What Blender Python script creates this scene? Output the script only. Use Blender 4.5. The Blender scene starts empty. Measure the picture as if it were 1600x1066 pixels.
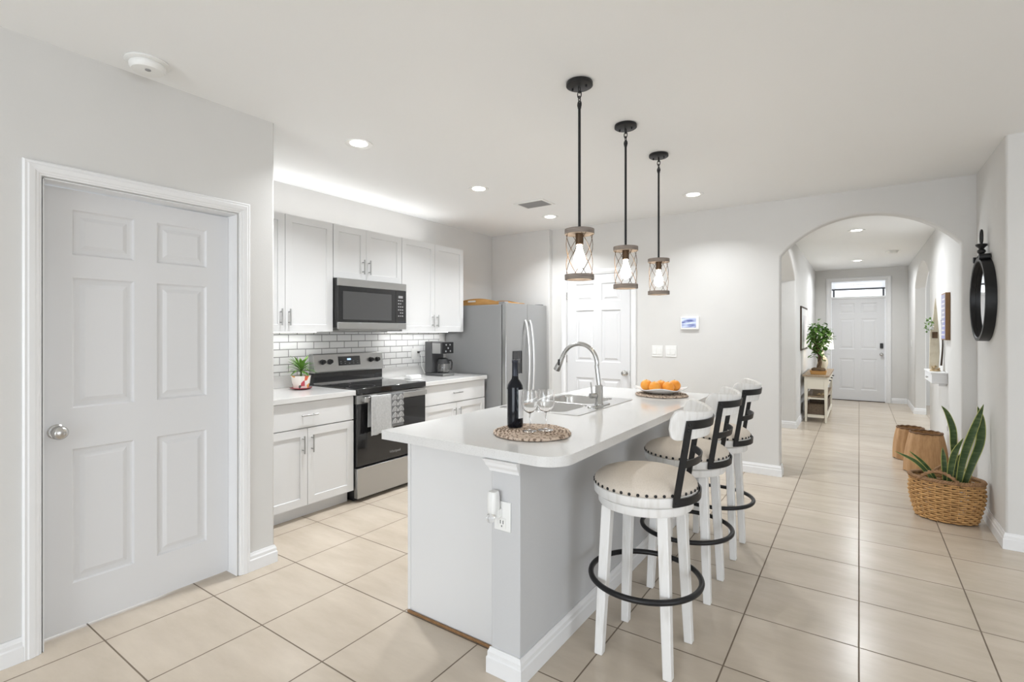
import bpy, bmesh, math, random
from math import sin, cos, pi, radians, atan2, sqrt
from mathutils import Vector, Matrix, noise

random.seed(7)
S = bpy.context.scene
COL = S.collection

# ------------------------------------------------------------------ camera, world, light, exposure
cam = bpy.data.cameras.new('camera')
camo = bpy.data.objects.new('camera', cam)
COL.objects.link(camo)
camo.location = (0, 0, 1.375)
camo.rotation_euler = (pi / 2, 0, radians(34.55))
cam.sensor_width = 36
cam.lens = 787.4 / 1600 * 36
cam.shift_y = -14.65 / 1600
cam.clip_start = 0.05
S.camera = camo

S.view_settings.view_transform = 'Standard'
S.view_settings.look = 'None'
S.view_settings.gamma = 1
S.view_settings.use_curve_mapping = False
S.view_settings.exposure = 0.38

W = bpy.data.worlds.new('world')
S.world = W
W.use_nodes = True
W.node_tree.nodes['Background'].inputs[0].default_value = (0.86, 0.92, 1.0, 1)
W.node_tree.nodes['Background'].inputs[1].default_value = 2.2


def area(name, loc, rot, sx, sy, power, color=(1, 1, 1), spread=180, shape='RECTANGLE'):
    l = bpy.data.lights.new(name, 'AREA')
    l.shape = shape
    l.size = sx
    l.size_y = sy
    l.energy = power
    l.color = color
    l.spread = radians(spread)
    o = bpy.data.objects.new(name, l)
    o.location = loc
    o.rotation_euler = rot
    COL.objects.link(o)
    return o


DAY = (0.88, 0.94, 1.0)
# daylight through the living area side doors; the rest is added unseen fill
area('rear_ambient_fill', (-0.55, -4.62, 1.25), (radians(90), 0, 0), 3.5, 2.2, 95, DAY)  # lamp added behind the camera for ambient light, narrower than the door opening
area('side_window_daylight', (5.12, -0.6, 1.25), (radians(90), 0, radians(90)), 4.0, 2.2, 40, DAY)
area('left_room_fill', (-4.0, 8.6, 1.5), (radians(90), 0, radians(-90)), 2.0, 1.5, 85, DAY)  # lamp added to light the unseen side room; its outer wall is solid
area('right_room_fill', (4.5, 9.2, 1.5), (radians(90), 0, radians(90)), 2.0, 1.5, 85, DAY)  # added fill for the room beyond the right hall opening, no window built
CAN_W = 12.5

# ------------------------------------------------------------------ materials
MATS = {}


def mat(name, col, rough=0.5, metal=0.0, bump=None, var=None, coat=0.0, emit=None, estr=0.0, trans=0.0, ior=1.45, spec=0.5, stretch=None):
    if name in MATS:
        return MATS[name]
    m = bpy.data.materials.new(name)
    m.use_nodes = True
    nt = m.node_tree
    b = nt.nodes['Principled BSDF']
    b.inputs['Base Color'].default_value = (*col, 1)
    b.inputs['Roughness'].default_value = rough
    b.inputs['Metallic'].default_value = metal
    b.inputs['Coat Weight'].default_value = coat
    b.inputs['Transmission Weight'].default_value = trans
    b.inputs['IOR'].default_value = ior
    b.inputs['Specular IOR Level'].default_value = spec
    if emit:
        b.inputs['Emission Color'].default_value = (*emit, 1)
        b.inputs['Emission Strength'].default_value = estr
    tc = nt.nodes.new('ShaderNodeTexCoord')
    mp = nt.nodes.new('ShaderNodeMapping')
    nt.links.new(tc.outputs['Object'], mp.inputs['Vector'])
    if stretch:
        mp.inputs['Scale'].default_value = stretch
    if var:
        sc, col2, lo, hi = var
        n = nt.nodes.new('ShaderNodeTexNoise')
        n.inputs['Scale'].default_value = sc
        n.inputs['Detail'].default_value = 5
        r = nt.nodes.new('ShaderNodeValToRGB')
        r.color_ramp.elements[0].position = lo
        r.color_ramp.elements[1].position = hi
        r.color_ramp.elements[0].color = (*col, 1)
        r.color_ramp.elements[1].color = (*col2, 1)
        nt.links.new(mp.outputs['Vector'], n.inputs['Vector'])
        nt.links.new(n.outputs['Fac'], r.inputs['Fac'])
        nt.links.new(r.outputs['Color'], b.inputs['Base Color'])
    if bump:
        sc, st = bump
        n = nt.nodes.new('ShaderNodeTexNoise')
        n.inputs['Scale'].default_value = sc
        n.inputs['Detail'].default_value = 3
        bp = nt.nodes.new('ShaderNodeBump')
        bp.inputs['Strength'].default_value = st
        bp.inputs['Distance'].default_value = 0.002
        nt.links.new(mp.outputs['Vector'], n.inputs['Vector'])
        nt.links.new(n.outputs['Fac'], bp.inputs['Height'])
        nt.links.new(bp.outputs['Normal'], b.inputs['Normal'])
    MATS[name] = m
    return m


def glass(name, col=(1, 1, 1), rough=0.0, ior=1.45):
    m = bpy.data.materials.new(name)
    m.use_nodes = True
    nt = m.node_tree
    nt.nodes.remove(nt.nodes['Principled BSDF'])
    g = nt.nodes.new('ShaderNodeBsdfGlass')
    g.inputs['Color'].default_value = (*col, 1)
    g.inputs['Roughness'].default_value = rough
    g.inputs['IOR'].default_value = ior
    nt.links.new(g.outputs[0], nt.nodes['Material Output'].inputs['Surface'])
    MATS[name] = m
    return m


def brick_mat(name, swap, offx, offy, bw, bh, mortar, c1, c2, cm, rough, roughm, offset, bumpd, smooth=0.1, cloud=0.0):
    m = bpy.data.materials.new(name)
    m.use_nodes = True
    nt = m.node_tree
    b = nt.nodes['Principled BSDF']
    tc = nt.nodes.new('ShaderNodeTexCoord')
    sp = nt.nodes.new('ShaderNodeSeparateXYZ')
    cb = nt.nodes.new('ShaderNodeCombineXYZ')
    nt.links.new(tc.outputs['Object'], sp.inputs[0])
    ax = {'XY': ('X', 'Y'), 'YZ': ('Y', 'Z')}[swap]
    mx = []
    for i, (a, off) in enumerate(zip(ax, (offx, offy))):
        s = nt.nodes.new('ShaderNodeMath')
        s.operation = 'SUBTRACT'
        s.inputs[1].default_value = off
        nt.links.new(sp.outputs[a], s.inputs[0])
        nt.links.new(s.outputs[0], cb.inputs[i])
    br = nt.nodes.new('ShaderNodeTexBrick')
    br.offset = offset
    br.inputs['Scale'].default_value = 1
    br.inputs['Brick Width'].default_value = bw
    br.inputs['Row Height'].default_value = bh
    br.inputs['Mortar Size'].default_value = mortar
    br.inputs['Mortar Smooth'].default_value = smooth
    br.inputs['Color1'].default_value = (*c1, 1)
    br.inputs['Color2'].default_value = (*c2, 1)
    br.inputs['Mortar'].default_value = (*cm, 1)
    nt.links.new(cb.outputs[0], br.inputs['Vector'])
    colout = br.outputs['Color']
    if cloud:
        n = nt.nodes.new('ShaderNodeTexNoise')
        n.inputs['Scale'].default_value = 2.2
        n.inputs['Detail'].default_value = 8
        n.inputs['Roughness'].default_value = 0.62
        mpn = nt.nodes.new('ShaderNodeMapping')
        mpn.inputs['Scale'].default_value = (1.0, 3.2, 1)
        nt.links.new(tc.outputs['Object'], mpn.inputs[0])
        nt.links.new(mpn.outputs[0], n.inputs['Vector'])
        rr = nt.nodes.new('ShaderNodeValToRGB')
        rr.color_ramp.elements[0].position = 0.3
        rr.color_ramp.elements[1].position = 0.7
        lo = 1 - cloud
        rr.color_ramp.elements[0].color = (lo, lo * 0.985, lo * 0.96, 1)
        rr.color_ramp.elements[1].color = (1, 1, 1, 1)
        nt.links.new(n.outputs['Fac'], rr.inputs['Fac'])
        mm = nt.nodes.new('ShaderNodeMix')
        mm.data_type = 'RGBA'
        mm.blend_type = 'MULTIPLY'
        mm.inputs['Factor'].default_value = 1
        nt.links.new(colout, mm.inputs['A'])
        nt.links.new(rr.outputs['Color'], mm.inputs['B'])
        colout = mm.outputs['Result']
    nt.links.new(colout, b.inputs['Base Color'])
    mr = nt.nodes.new('ShaderNodeMapRange')
    mr.inputs['To Min'].default_value = rough
    mr.inputs['To Max'].default_value = roughm
    nt.links.new(br.outputs['Fac'], mr.inputs['Value'])
    nt.links.new(mr.outputs['Result'], b.inputs['Roughness'])
    bp = nt.nodes.new('ShaderNodeBump')
    bp.invert = True
    bp.inputs['Strength'].default_value = 1
    bp.inputs['Distance'].default_value = bumpd
    nt.links.new(br.outputs['Fac'], bp.inputs['Height'])
    nt.links.new(bp.outputs['Normal'], b.inputs['Normal'])
    MATS[name] = m
    return m


WALL = mat('wall_paint', (0.675, 0.665, 0.645), 0.6, bump=(140, 0.12), var=(3, (0.66, 0.65, 0.63), 0.35, 0.65))
ISLW = mat('shaded_wall_paint', (0.56, 0.562, 0.565), 0.6, bump=(140, 0.15))  # wall paint darkened: the shade on the stool side is in the colour
CEIL = mat('ceiling_paint', (0.88, 0.885, 0.88), 0.7, bump=(90, 0.15))
TRIM = mat('trim_white', (0.80, 0.80, 0.80), 0.38, bump=(60, 0.03))
DOORW = mat('door_white', (0.71, 0.71, 0.715), 0.42, bump=(70, 0.05))
CABW = mat('cabinet_white', (0.72, 0.72, 0.717), 0.4, bump=(90, 0.03))
FLOOR = brick_mat('floor_tile', 'XY', -0.0003, 6.8056, 0.4605, 0.4605, 0.0032, (0.64, 0.555, 0.455), (0.605, 0.525, 0.43), (0.20, 0.155, 0.115), 0.24, 0.8, 0.0, 0.0015, cloud=0.16)
SUBWAY = brick_mat('subway_tile', 'YZ', 2.03, 1.036, 0.160, 0.0625, 0.0042, (0.83, 0.83, 0.82), (0.79, 0.79, 0.78), (0.33, 0.325, 0.32), 0.12, 0.8, 0.5, 0.004, smooth=0.35)
QUARTZ = mat('white_quartz', (0.70, 0.695, 0.68), 0.13, var=(420, (0.55, 0.535, 0.515), 0.55, 0.72), spec=0.5)
STEEL = mat('brushed_stainless', (0.44, 0.44, 0.435), 0.28, 1.0, bump=(60, 0.10), stretch=(14, 14, 0.6))
STEELH = mat('brushed_stainless_horizontal', (0.47, 0.47, 0.465), 0.36, 1.0, bump=(60, 0.10), stretch=(14, 0.6, 14))
PULLS = mat('bright_satin_steel', (0.80, 0.80, 0.79), 0.35, 1.0, bump=(80, 0.04))
NICKEL = mat('satin_nickel', (0.55, 0.54, 0.52), 0.25, 1.0, bump=(80, 0.04))
HANDLE = mat('bar_pull_nickel', (0.42, 0.42, 0.41), 0.3, 1.0, bump=(80, 0.04))
FAUC = mat('faucet_steel', (0.50, 0.50, 0.49), 0.24, 1.0, bump=(90, 0.04))
SINKM = mat('sink_steel', (0.62, 0.61, 0.59), 0.22, 1.0, bump=(70, 0.08))
FRSIDE = mat('fridge_side_grey', (0.26, 0.26, 0.26), 0.5, 0.2, bump=(200, 0.05))
BLKG = mat('black_glass', (0.012, 0.012, 0.013), 0.06, bump=(5, 0.01), coat=0.4)
BLKP = mat('black_plastic', (0.022, 0.022, 0.023), 0.4, bump=(120, 0.05))
GRYP = mat('charcoal_plastic', (0.075, 0.075, 0.077), 0.42, bump=(120, 0.05))
BLKM = mat('black_metal', (0.016, 0.016, 0.017), 0.42, 0.3, bump=(90, 0.06))
MWGL = mat('microwave_window', (0.07, 0.07, 0.07), 0.16, bump=(700, 0.08))
BTN = mat('button_grey', (0.30, 0.30, 0.30), 0.5, bump=(80, 0.03))
DISP = mat('display_blue', (0.02, 0.02, 0.03), 0.3, bump=(80, 0.01), emit=(0.45, 0.65, 1.0), estr=1.2)
WHP = mat('white_plastic', (0.82, 0.82, 0.80), 0.35, bump=(90, 0.02))
PORC = mat('white_porcelain', (0.84, 0.84, 0.83), 0.12, bump=(20, 0.02))
WASHW = mat('whitewashed_wood', (0.80, 0.79, 0.77), 0.5, var=(9, (0.66, 0.64, 0.60), 0.52, 0.80), stretch=(5, 5, 0.7), bump=(40, 0.25))
LINEN = mat('linen_upholstery', (0.70, 0.63, 0.545), 0.9, var=(300, (0.60, 0.53, 0.45), 0.35, 0.7), bump=(500, 0.5))
WOODG = mat('weathered_grey_wood', (0.18, 0.15, 0.13), 0.7, var=(14, (0.31, 0.265, 0.23), 0.35, 0.7), stretch=(1, 1, 9), bump=(60, 0.4))
BRONZE = mat('bronze_socket', (0.10, 0.062, 0.035), 0.42, 0.7, bump=(80, 0.05))
BULB = mat('glowing_bulb', (1, 0.85, 0.6), 0.3, emit=(1.0, 0.86, 0.66), estr=28, bump=(5, 0.01))
LED = mat('led_strip', (1, 1, 1), 0.4, emit=(1.0, 0.97, 0.92), estr=5, bump=(5, 0.01))
CANL = mat('recessed_lens', (1, 1, 1), 0.4, emit=(1.0, 0.98, 0.94), estr=6, bump=(5, 0.01))
JUTE = mat('braided_jute', (0.62, 0.50, 0.40), 0.85, var=(70, (0.20, 0.135, 0.095), 0.50, 0.60), bump=(160, 0.8))
WICKER = mat('wicker_honey', (0.62, 0.36, 0.145), 0.6, var=(22, (0.42, 0.23, 0.09), 0.40, 0.75), bump=(150, 0.4))
WICKD = mat('wicker_rim', (0.35, 0.20, 0.10), 0.7, var=(40, (0.22, 0.12, 0.055), 0.4, 0.7), bump=(150, 0.5))
WICKB = mat('woven_tan', (0.54, 0.32, 0.155), 0.75, var=(12, (0.43, 0.235, 0.105), 0.35, 0.7), stretch=(6, 6, 0.5), bump=(60, 0.6))
WICKT = mat('woven_tan_edge', (0.16, 0.085, 0.04), 0.75, bump=(60, 0.5))
SOIL = mat('potting_soil', (0.05, 0.035, 0.025), 0.95, bump=(60, 1.0))
SNK = mat('snake_plant_green', (0.035, 0.070, 0.018), 0.4, var=(28, (0.085, 0.13, 0.045), 0.45, 0.65), stretch=(0.4, 0.4, 2.2), bump=(40, 0.1))
SNKE = mat('snake_plant_margin', (0.42, 0.44, 0.12), 0.45, bump=(40, 0.1))
LEAF1 = mat('leaf_green', (0.09, 0.23, 0.035), 0.45, var=(14, (0.24, 0.42, 0.09), 0.38, 0.68), bump=(40, 0.2))
LEAF2 = mat('leaf_deep_green', (0.07, 0.18, 0.03), 0.45, var=(9, (0.24, 0.42, 0.10), 0.36, 0.66), bump=(40, 0.2))
BARK = mat('bark', (0.16, 0.105, 0.06), 0.9, var=(20, (0.08, 0.05, 0.03), 0.4, 0.7), bump=(50, 1.0))
ORANGE = mat('orange_peel', (0.86, 0.32, 0.035), 0.42, var=(6, (0.90, 0.42, 0.07), 0.4, 0.7), bump=(260, 0.35))
TRAYW = mat('honey_wood', (0.50, 0.27, 0.085), 0.5, var=(8, (0.38, 0.19, 0.055), 0.4, 0.7), stretch=(1, 8, 8), bump=(40, 0.15))
BOTT = mat('dark_bottle_glass', (0.005, 0.006, 0.010), 0.06, coat=0.0, spec=0.35, bump=(5, 0.01))
FOIL = mat('bottle_foil', (0.03, 0.033, 0.045), 0.35, 0.4, bump=(90, 0.1))
LABEL = mat('paper_label', (0.78, 0.78, 0.78), 0.7, bump=(90, 0.05))
GLASS = glass('clear_glass')
PANE = glass('window_pane_glass', ior=1.02)
TOWEL = mat('grey_towel', (0.50, 0.50, 0.495), 0.95, var=(60, (0.42, 0.42, 0.415), 0.3, 0.7), bump=(400, 0.8))
TOWELW = mat('towel_hem', (0.74, 0.74, 0.73), 0.95, bump=(400, 0.8))
TOWD = mat('towel_dark_ground', (0.17, 0.17, 0.17), 0.95, bump=(400, 0.8))
CREAM = mat('cream_paint', (0.72, 0.67, 0.56), 0.45, bump=(60, 0.08))
TANTOP = mat('tan_wood_top', (0.36, 0.27, 0.18), 0.5, var=(8, (0.27, 0.19, 0.12), 0.4, 0.7), stretch=(8, 1, 8), bump=(50, 0.1))
DKBOX = mat('dark_woven_bin', (0.15, 0.11, 0.075), 0.85, var=(60, (0.09, 0.065, 0.045), 0.4, 0.7), bump=(90, 1.0))
SHADE = mat('lamp_shade_white', (0.88, 0.86, 0.80), 0.7, emit=(1.0, 0.93, 0.80), estr=0.9, bump=(200, 0.1))
CERA = mat('cream_ceramic', (0.78, 0.70, 0.55), 0.25, bump=(20, 0.05))
MIRR = mat('mirror_glass', (0.90, 0.90, 0.90), 0.0, 1.0)
DRIFT = mat('driftwood', (0.55, 0.42, 0.25), 0.8, var=(14, (0.40, 0.28, 0.15), 0.4, 0.7), bump=(50, 0.6))
SAILC = mat('whitewashed_driftwood', (0.76, 0.70, 0.56), 0.75, var=(12, (0.62, 0.54, 0.40), 0.45, 0.75), bump=(50, 0.3))
DKWOOD = mat('dark_brown_wood', (0.05, 0.028, 0.016), 0.5, bump=(50, 0.2))
BRWOOD = mat('brown_wood_box', (0.27, 0.145, 0.06), 0.55, var=(8, (0.21, 0.11, 0.042), 0.4, 0.7), stretch=(8, 8, 0.8), bump=(50, 0.15))
SIGNF = mat('sign_lavender_grey', (0.38, 0.37, 0.45), 0.6, var=(3, (0.30, 0.31, 0.62), 0.45, 0.7), bump=(50, 0.05))
SIGNL = mat('sign_pale_bars', (0.66, 0.64, 0.66), 0.6, bump=(50, 0.05))
DARKG = mat('dark_gap', (0.03, 0.025, 0.02), 0.9, bump=(50, 0.1))
VENTG = mat('vent_inside', (0.22, 0.22, 0.22), 0.8, bump=(50, 0.1))
GROUND = mat('outside_ground', (0.62, 0.61, 0.60), 0.9, bump=(10, 0.5))


def pot_mat():
    m = bpy.data.materials.new('painted_pot')
    m.use_nodes = True
    nt = m.node_tree
    b = nt.nodes['Principled BSDF']
    b.inputs['Roughness'].default_value = 0.2
    tc = nt.nodes.new('ShaderNodeTexCoord')
    v = nt.nodes.new('ShaderNodeTexVoronoi')
    v.inputs['Scale'].default_value = 30
    nt.links.new(tc.outputs['Object'], v.inputs['Vector'])
    r = nt.nodes.new('ShaderNodeValToRGB')
    r.color_ramp.interpolation = 'CONSTANT'
    e = r.color_ramp.elements
    e[0].position, e[0].color = 0, (0.86, 0.80, 0.74, 1)
    e[1].position, e[1].color = 0.42, (0.72, 0.13, 0.05, 1)
    for p, c in ((0.56, (0.85, 0.38, 0.08, 1)), (0.68, (0.86, 0.80, 0.74, 1)), (0.86, (0.10, 0.14, 0.13, 1)), (0.93, (0.55, 0.06, 0.09, 1))):
        k = e.new(p)
        k.color = c
    sx = nt.nodes.new('ShaderNodeSeparateColor')
    nt.links.new(v.outputs['Color'], sx.inputs[0])
    nt.links.new(sx.outputs[0], r.inputs['Fac'])
    nt.links.new(r.outputs['Color'], b.inputs['Base Color'])
    return m


POT = pot_mat()
POTR = mat('pot_red_glaze', (0.35, 0.06, 0.08), 0.2, bump=(20, 0.05))


# ------------------------------------------------------------------ mesh builder
class MB:
    def __init__(s, M=None):
        s.b = bmesh.new()
        s.mi = 0
        s.M = M or Matrix()

    def v(s, p):
        return s.b.verts.new(s.M @ Vector(p))

    def f(s, vs):
        try:
            fc = s.b.faces.new(vs)
            fc.material_index = s.mi
            return fc
        except ValueError:
            return None

    def poly(s, pts):
        return s.f([s.v(p) for p in pts])

    def box(s, x0, x1, y0, y1, z0, z1):
        if x0 > x1: x0, x1 = x1, x0
        if y0 > y1: y0, y1 = y1, y0
        if z0 > z1: z0, z1 = z1, z0
        a = [s.v((x, y, z)) for z in (z0, z1) for y in (y0, y1) for x in (x0, x1)]
        for q in ((0, 2, 3, 1), (4, 5, 7, 6), (0, 1, 5, 4), (2, 6, 7, 3), (0, 4, 6, 2), (1, 3, 7, 5)):
            s.f([a[i] for i in q])
        return s

    def lathe(s, prof, c=(0, 0, 0), seg=32, M=None):
        c = Vector(c)
        rings = []
        for r, z in prof:
            if r < 1e-6:
                rings.append([s.v((M @ Vector((0, 0, z)) if M else Vector((0, 0, z))) + c)])
            else:
                rr = []
                for k in range(seg):
                    p = Vector((r * cos(2 * pi * k / seg), r * sin(2 * pi * k / seg), z))
                    rr.append(s.v((M @ p if M else p) + c))
                rings.append(rr)
        for a, b in zip(rings, rings[1:]):
            for k in range(seg):
                k2 = (k + 1) % seg
                if len(a) == 1 and len(b) == 1:
                    continue
                if len(a) == 1:
                    s.f([a[0], b[k2], b[k]])
                elif len(b) == 1:
                    s.f([a[k], a[k2], b[0]])
                else:
                    s.f([a[k], a[k2], b[k2], b[k]])
        return s

    def cyl(s, p0, p1, r0, r1=None, seg=20, cap=True):
        p0, p1 = Vector(p0), Vector(p1)
        r1 = r0 if r1 is None else r1
        d = p1 - p0
        L = d.length
        q = d.to_track_quat('Z', 'Y').to_matrix()
        prof = [(r0, 0), (r1, L)]
        if cap:
            prof = [(0, 0)] + prof + [(0, L)]
        return s.lathe(prof, p0, seg, q)

    def tube(s, pts, r, seg=10, closed=False, cap=True, flat=None):
        """flat=(w,t): rectangular section w along 'side', t along radial"""
        pts = [Vector(p) for p in pts]
        n = len(pts)
        rad = r if callable(r) else (lambda t: r)
        rings = []
        up = None
        for i, p in enumerate(pts):
            a = pts[(i - 1) % n] if (closed or i > 0) else p
            b = pts[(i + 1) % n] if (closed or i < n - 1) else p
            t = (b - a).normalized()
            if up is None:
                ref = Vector((0, 0, 1)) if abs(t.z) < 0.9 else Vector((1, 0, 0))
                up = (ref - t * ref.dot(t)).normalized()
            else:
                up = (up - t * up.dot(t))
                up = up.normalized() if up.length > 1e-6 else Vector((0, 0, 1))
            sd = t.cross(up)
            rr = rad(i / max(1, n - 1))
            rings.append([s.v(p + (up * cos(2 * pi * k / seg) + sd * sin(2 * pi * k / seg)) * rr) for k in range(seg)])
        m = n if closed else n - 1
        for i in range(m):
            A, B = rings[i], rings[(i + 1) % n]
            for k in range(seg):
                k2 = (k + 1) % seg
                s.f([A[k], A[k2], B[k2], B[k]])
        if cap and not closed:
            s.f(list(reversed(rings[0])))
            s.f(rings[-1])
        return s

    def sweep(s, frames, closed=False):
        """frames: list of lists of points (same count), skinned with caps"""
        R = [[s.v(p) for p in fr] for fr in frames]
        n, k = len(R), len(R[0])
        for i in range(n if closed else n - 1):
            A, B = R[i], R[(i + 1) % n]
            for j in range(k):
                s.f([A[j], A[(j + 1) % k], B[(j + 1) % k], B[j]])
        if not closed:
            s.f(list(reversed(R[0])))
            s.f(R[-1])
        return s

    def prism(s, poly, fn, d0, d1):
        """poly: (u,v) list; fn(u,v,d)->xyz"""
        A = [s.v(fn(u, v, d0)) for u, v in poly]
        B = [s.v(fn(u, v, d1)) for u, v in poly]
        s.f(A)
        s.f(list(reversed(B)))
        n = len(poly)
        for i in range(n):
            s.f([A[(i + 1) % n], A[i], B[i], B[(i + 1) % n]])
        return s

    def sphere(s, c, r, sc=(1, 1, 1), seg=20, rings=12):
        prof = [(r * sin(pi * i / rings), -r * cos(pi * i / rings)) for i in range(rings + 1)]
        prof[0] = (0, -r)
        prof[-1] = (0, r)
        return s.lathe(prof, c, seg, Matrix.Diagonal(sc))

    def build(s, name, m, parent=None, bevel=0, smooth=True, ang=35, seg=2, mats=None, merge=False):
        if merge:
            bmesh.ops.remove_doubles(s.b, verts=s.b.verts, dist=1e-5)
        bmesh.ops.recalc_face_normals(s.b, faces=s.b.faces)
        off = LOC.get(parent.name, Vector()) if parent else Vector()
        if off.length:
            bmesh.ops.translate(s.b, verts=s.b.verts, vec=-off)
        me = bpy.data.meshes.new(name)
        s.b.to_mesh(me)
        s.b.free()
        for x in (mats or [m]):
            me.materials.append(x)
        if smooth:
            me.polygons.foreach_set('use_smooth', [True] * len(me.polygons))
            me.set_sharp_from_angle(angle=radians(ang))
        o = bpy.data.objects.new(name, me)
        COL.objects.link(o)
        if parent:
            o.parent = parent
            LOC[o.name] = off
        if bevel:
            bv = o.modifiers.new('bevel', 'BEVEL')
            bv.width = bevel
            bv.segments = seg
            bv.limit_method = 'ANGLE'
            bv.angle_limit = radians(40)
            bv.harden_normals = False
        return o


LOC = {}


def tag(o, label, cat=None, group=None, kind=None):
    o['label'] = label
    if cat: o['category'] = cat
    if group: o['group'] = group
    if kind: o['kind'] = kind
    return o


def thing(name, loc, label, cat, group=None, kind=None):
    o = bpy.data.objects.new(name, None)
    o.empty_display_size = 0.1
    o.location = loc
    COL.objects.link(o)
    LOC[o.name] = Vector(loc)
    return tag(o, label, cat, group, kind)


def dup(root, loc, rz, label, group=None):
    r = root.copy()
    COL.objects.link(r)
    r.location = loc
    r.rotation_euler = (0, 0, rz)
    r['label'] = label
    if group: r['group'] = group
    for ch in list(root.children):
        c = ch.copy()
        COL.objects.link(c)
        c.parent = r
        for g in ch.children:
            d = g.copy()
            COL.objects.link(d)
            d.parent = c
    return r


def struct(o, label, cat):
    return tag(o, label, cat, kind='structure')


def bx(name, m, parent, *d, bevel=0.0, **k):
    return MB().box(*d).build(name, m, parent, bevel=bevel, **k)


# ------------------------------------------------------------------ room shell
CZ = 2.62
XL, XK, YB, XR = -2.88, -3.97, 5.37, 0.765
YA, XA = 5.30, -3.10
YE = 12.1

struct(MB().box(-4.3, 5.3, -4.8, 12.3, -0.1, 0).build('floor', FLOOR), 'large square beige tiles with brown grout over the whole floor', 'floor')
struct(MB().box(-4.3, 5.3, -4.8, 12.22, CZ, CZ + 0.1).build('ceiling', CEIL), 'smooth white flat ceiling above kitchen and hall', 'ceiling')


def arch_pts(u0, u1, spring, apex, n=28):
    h = apex - spring
    c = (u1 - u0) / 2
    R = (c * c + h * h) / (2 * h)
    uc, zc = (u0 + u1) / 2, apex - R
    a0 = math.asin(c / R)
    return [(uc + R * sin(-a0 + 2 * a0 * i / n), zc + R * cos(-a0 + 2 * a0 * i / n)) for i in range(n + 1)]


def wall(name, fn, u0, u1, t, openings, label, m=WALL, bevel=0.012):
    """openings: (ua, ub, spring, apex|None) from the floor"""
    pl = [(u0, -0.05)]
    for ua, ub, sp, ap in sorted(openings):
        pl.append((ua, -0.05))
        if ap:
            pl += arch_pts(ua, ub, sp, ap)
        else:
            pl += [(ua, sp), (ub, sp)]
        pl.append((ub, -0.05))
    pl += [(u1, -0.05), (u1, CZ + 0.05), (u0, CZ + 0.05)]
    mb = MB().prism(pl, fn, 0, t)
    o = mb.build(name, m, None, bevel=bevel, smooth=True, ang=30)
    return struct(o, label, 'wall')


fx = lambda X, sg: (lambda u, v, d: (X + sg * d, u, v))     # wall in a plane of constant X, thickness to sg
fy = lambda Y, sg: (lambda u, v, d: (u, Y + sg * d, v))

wall('wall_left', fx(XL, -1), -4.6, 1.677, 0.12, [(0.638, 1.458, 2.036, None)], 'light grey wall around the white pantry door')
wall('wall_pantry_side', fy(1.6715, -1), XK, XL - 0.121, 0.1, [], 'grey side of the pantry facing the range wall')
wall('wall_kitchen', fx(XK, -1), 1.56, 5.42, 0.12, [], 'light grey wall behind the white kitchen cabinets', bevel=0)
wall('wall_fridge_alcove', fy(YA, 1), XK, XA, 0.069, [], 'light grey wall bay right behind the refrigerator', bevel=0.004)
wall('wall_back', fy(YB, 1), XK, XR + 0.08, 0.115, [(-2.897, -2.094, 2.036, None), (-0.615, 0.676, 2.09, 2.402)], 'light grey wall with narrow white door and wide arch to the hall')
wall('wall_right', fx(XR, 1), 4.402, YE, 0.15, [(8.55, 10.74, 2.10, 2.42)], 'light grey wall carrying the round mirror, running on into the hall')
wall('wall_right_return', fy(4.402, 1), XR + 0.151, 5.2, 0.15, [], 'grey wall strip past the corner at the right edge', bevel=0)
wall('wall_hall_left', fx(-0.74, -1), YB + 0.116, YE, 0.2, [(5.95, 8.15, 2.10, 2.42)], 'light grey hall wall with arched opening behind the cream console')
wall('wall_hall_end', fy(YE, 1), -4.2, 5.2, 0.15, [(-0.50, 0.46, 2.40, None)], 'grey end wall of the hall around the front door', bevel=0.004)
# unseen rooms that only lend fill light
wall('wall_side_left', fx(-4.15, -1), 5.49, 12.1, 0.1, [], 'pale outer wall of the side room beyond the hall', bevel=0)
wall('wall_side_right', fx(5.1, 1), 4.56, 12.1, 0.1, [], 'pale outer wall of the other side room beyond the hall', bevel=0)
mb = MB()
mb.box(-2.99, -2.3, -4.7, -4.58, 0, CZ).box(2.7, 5.2, -4.7, -4.58, 0, CZ).box(-2.3, 2.7, -4.7, -4.58, 2.35, CZ)
struct(mb.build('wall_rear', WALL), 'pale living room wall with wide glass doors behind the camera', 'wall')
mb = MB()
mb.box(5.1, 5.2, -4.58, -2.6, 0, CZ).box(5.1, 5.2, 1.4, 4.40, 0, CZ).box(5.1, 5.2, -2.6, 1.4, 2.35, CZ)
struct(mb.build('wall_living_right', WALL), 'pale living room wall with glass doors beyond the right edge', 'wall')
mb = MB()
for x in (-2.26, -0.63, 1.03, 2.66):
    mb.box(x - 0.04, x + 0.04, -4.66, -4.60, 0.04, 2.35)
mb.box(-2.3, 2.7, -4.66, -4.60, 2.27, 2.35).box(-2.3, 2.7, -4.66, -4.60, 0, 0.07)
struct(mb.build('window_1', TRIM), 'white framed glass doors of the living area', 'window')
mb = MB()
for y in (-2.56, -0.6, 1.36):
    mb.box(5.12, 5.18, y - 0.04, y + 0.04, 0.04, 2.35)
mb.box(5.12, 5.18, -2.6, 1.4, 2.27, 2.35).box(5.12, 5.18, -2.6, 1.4, 0, 0.07)
struct(mb.build('window_2', TRIM), 'white framed sliding doors on the living room side', 'window')
struct(MB().box(-16, 16, -16, 30, -0.4, -0.3).build('ground_outside', GROUND), 'ground outside the house', 'ground')

# --- baseboards
BBP = [(0, 0), (0.016, 0), (0.016, 0.062), (0.012, 0.068), (0.012, 0.084), (0.007, 0.094), (0.005, 0.102), (0, 0.102)]


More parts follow.
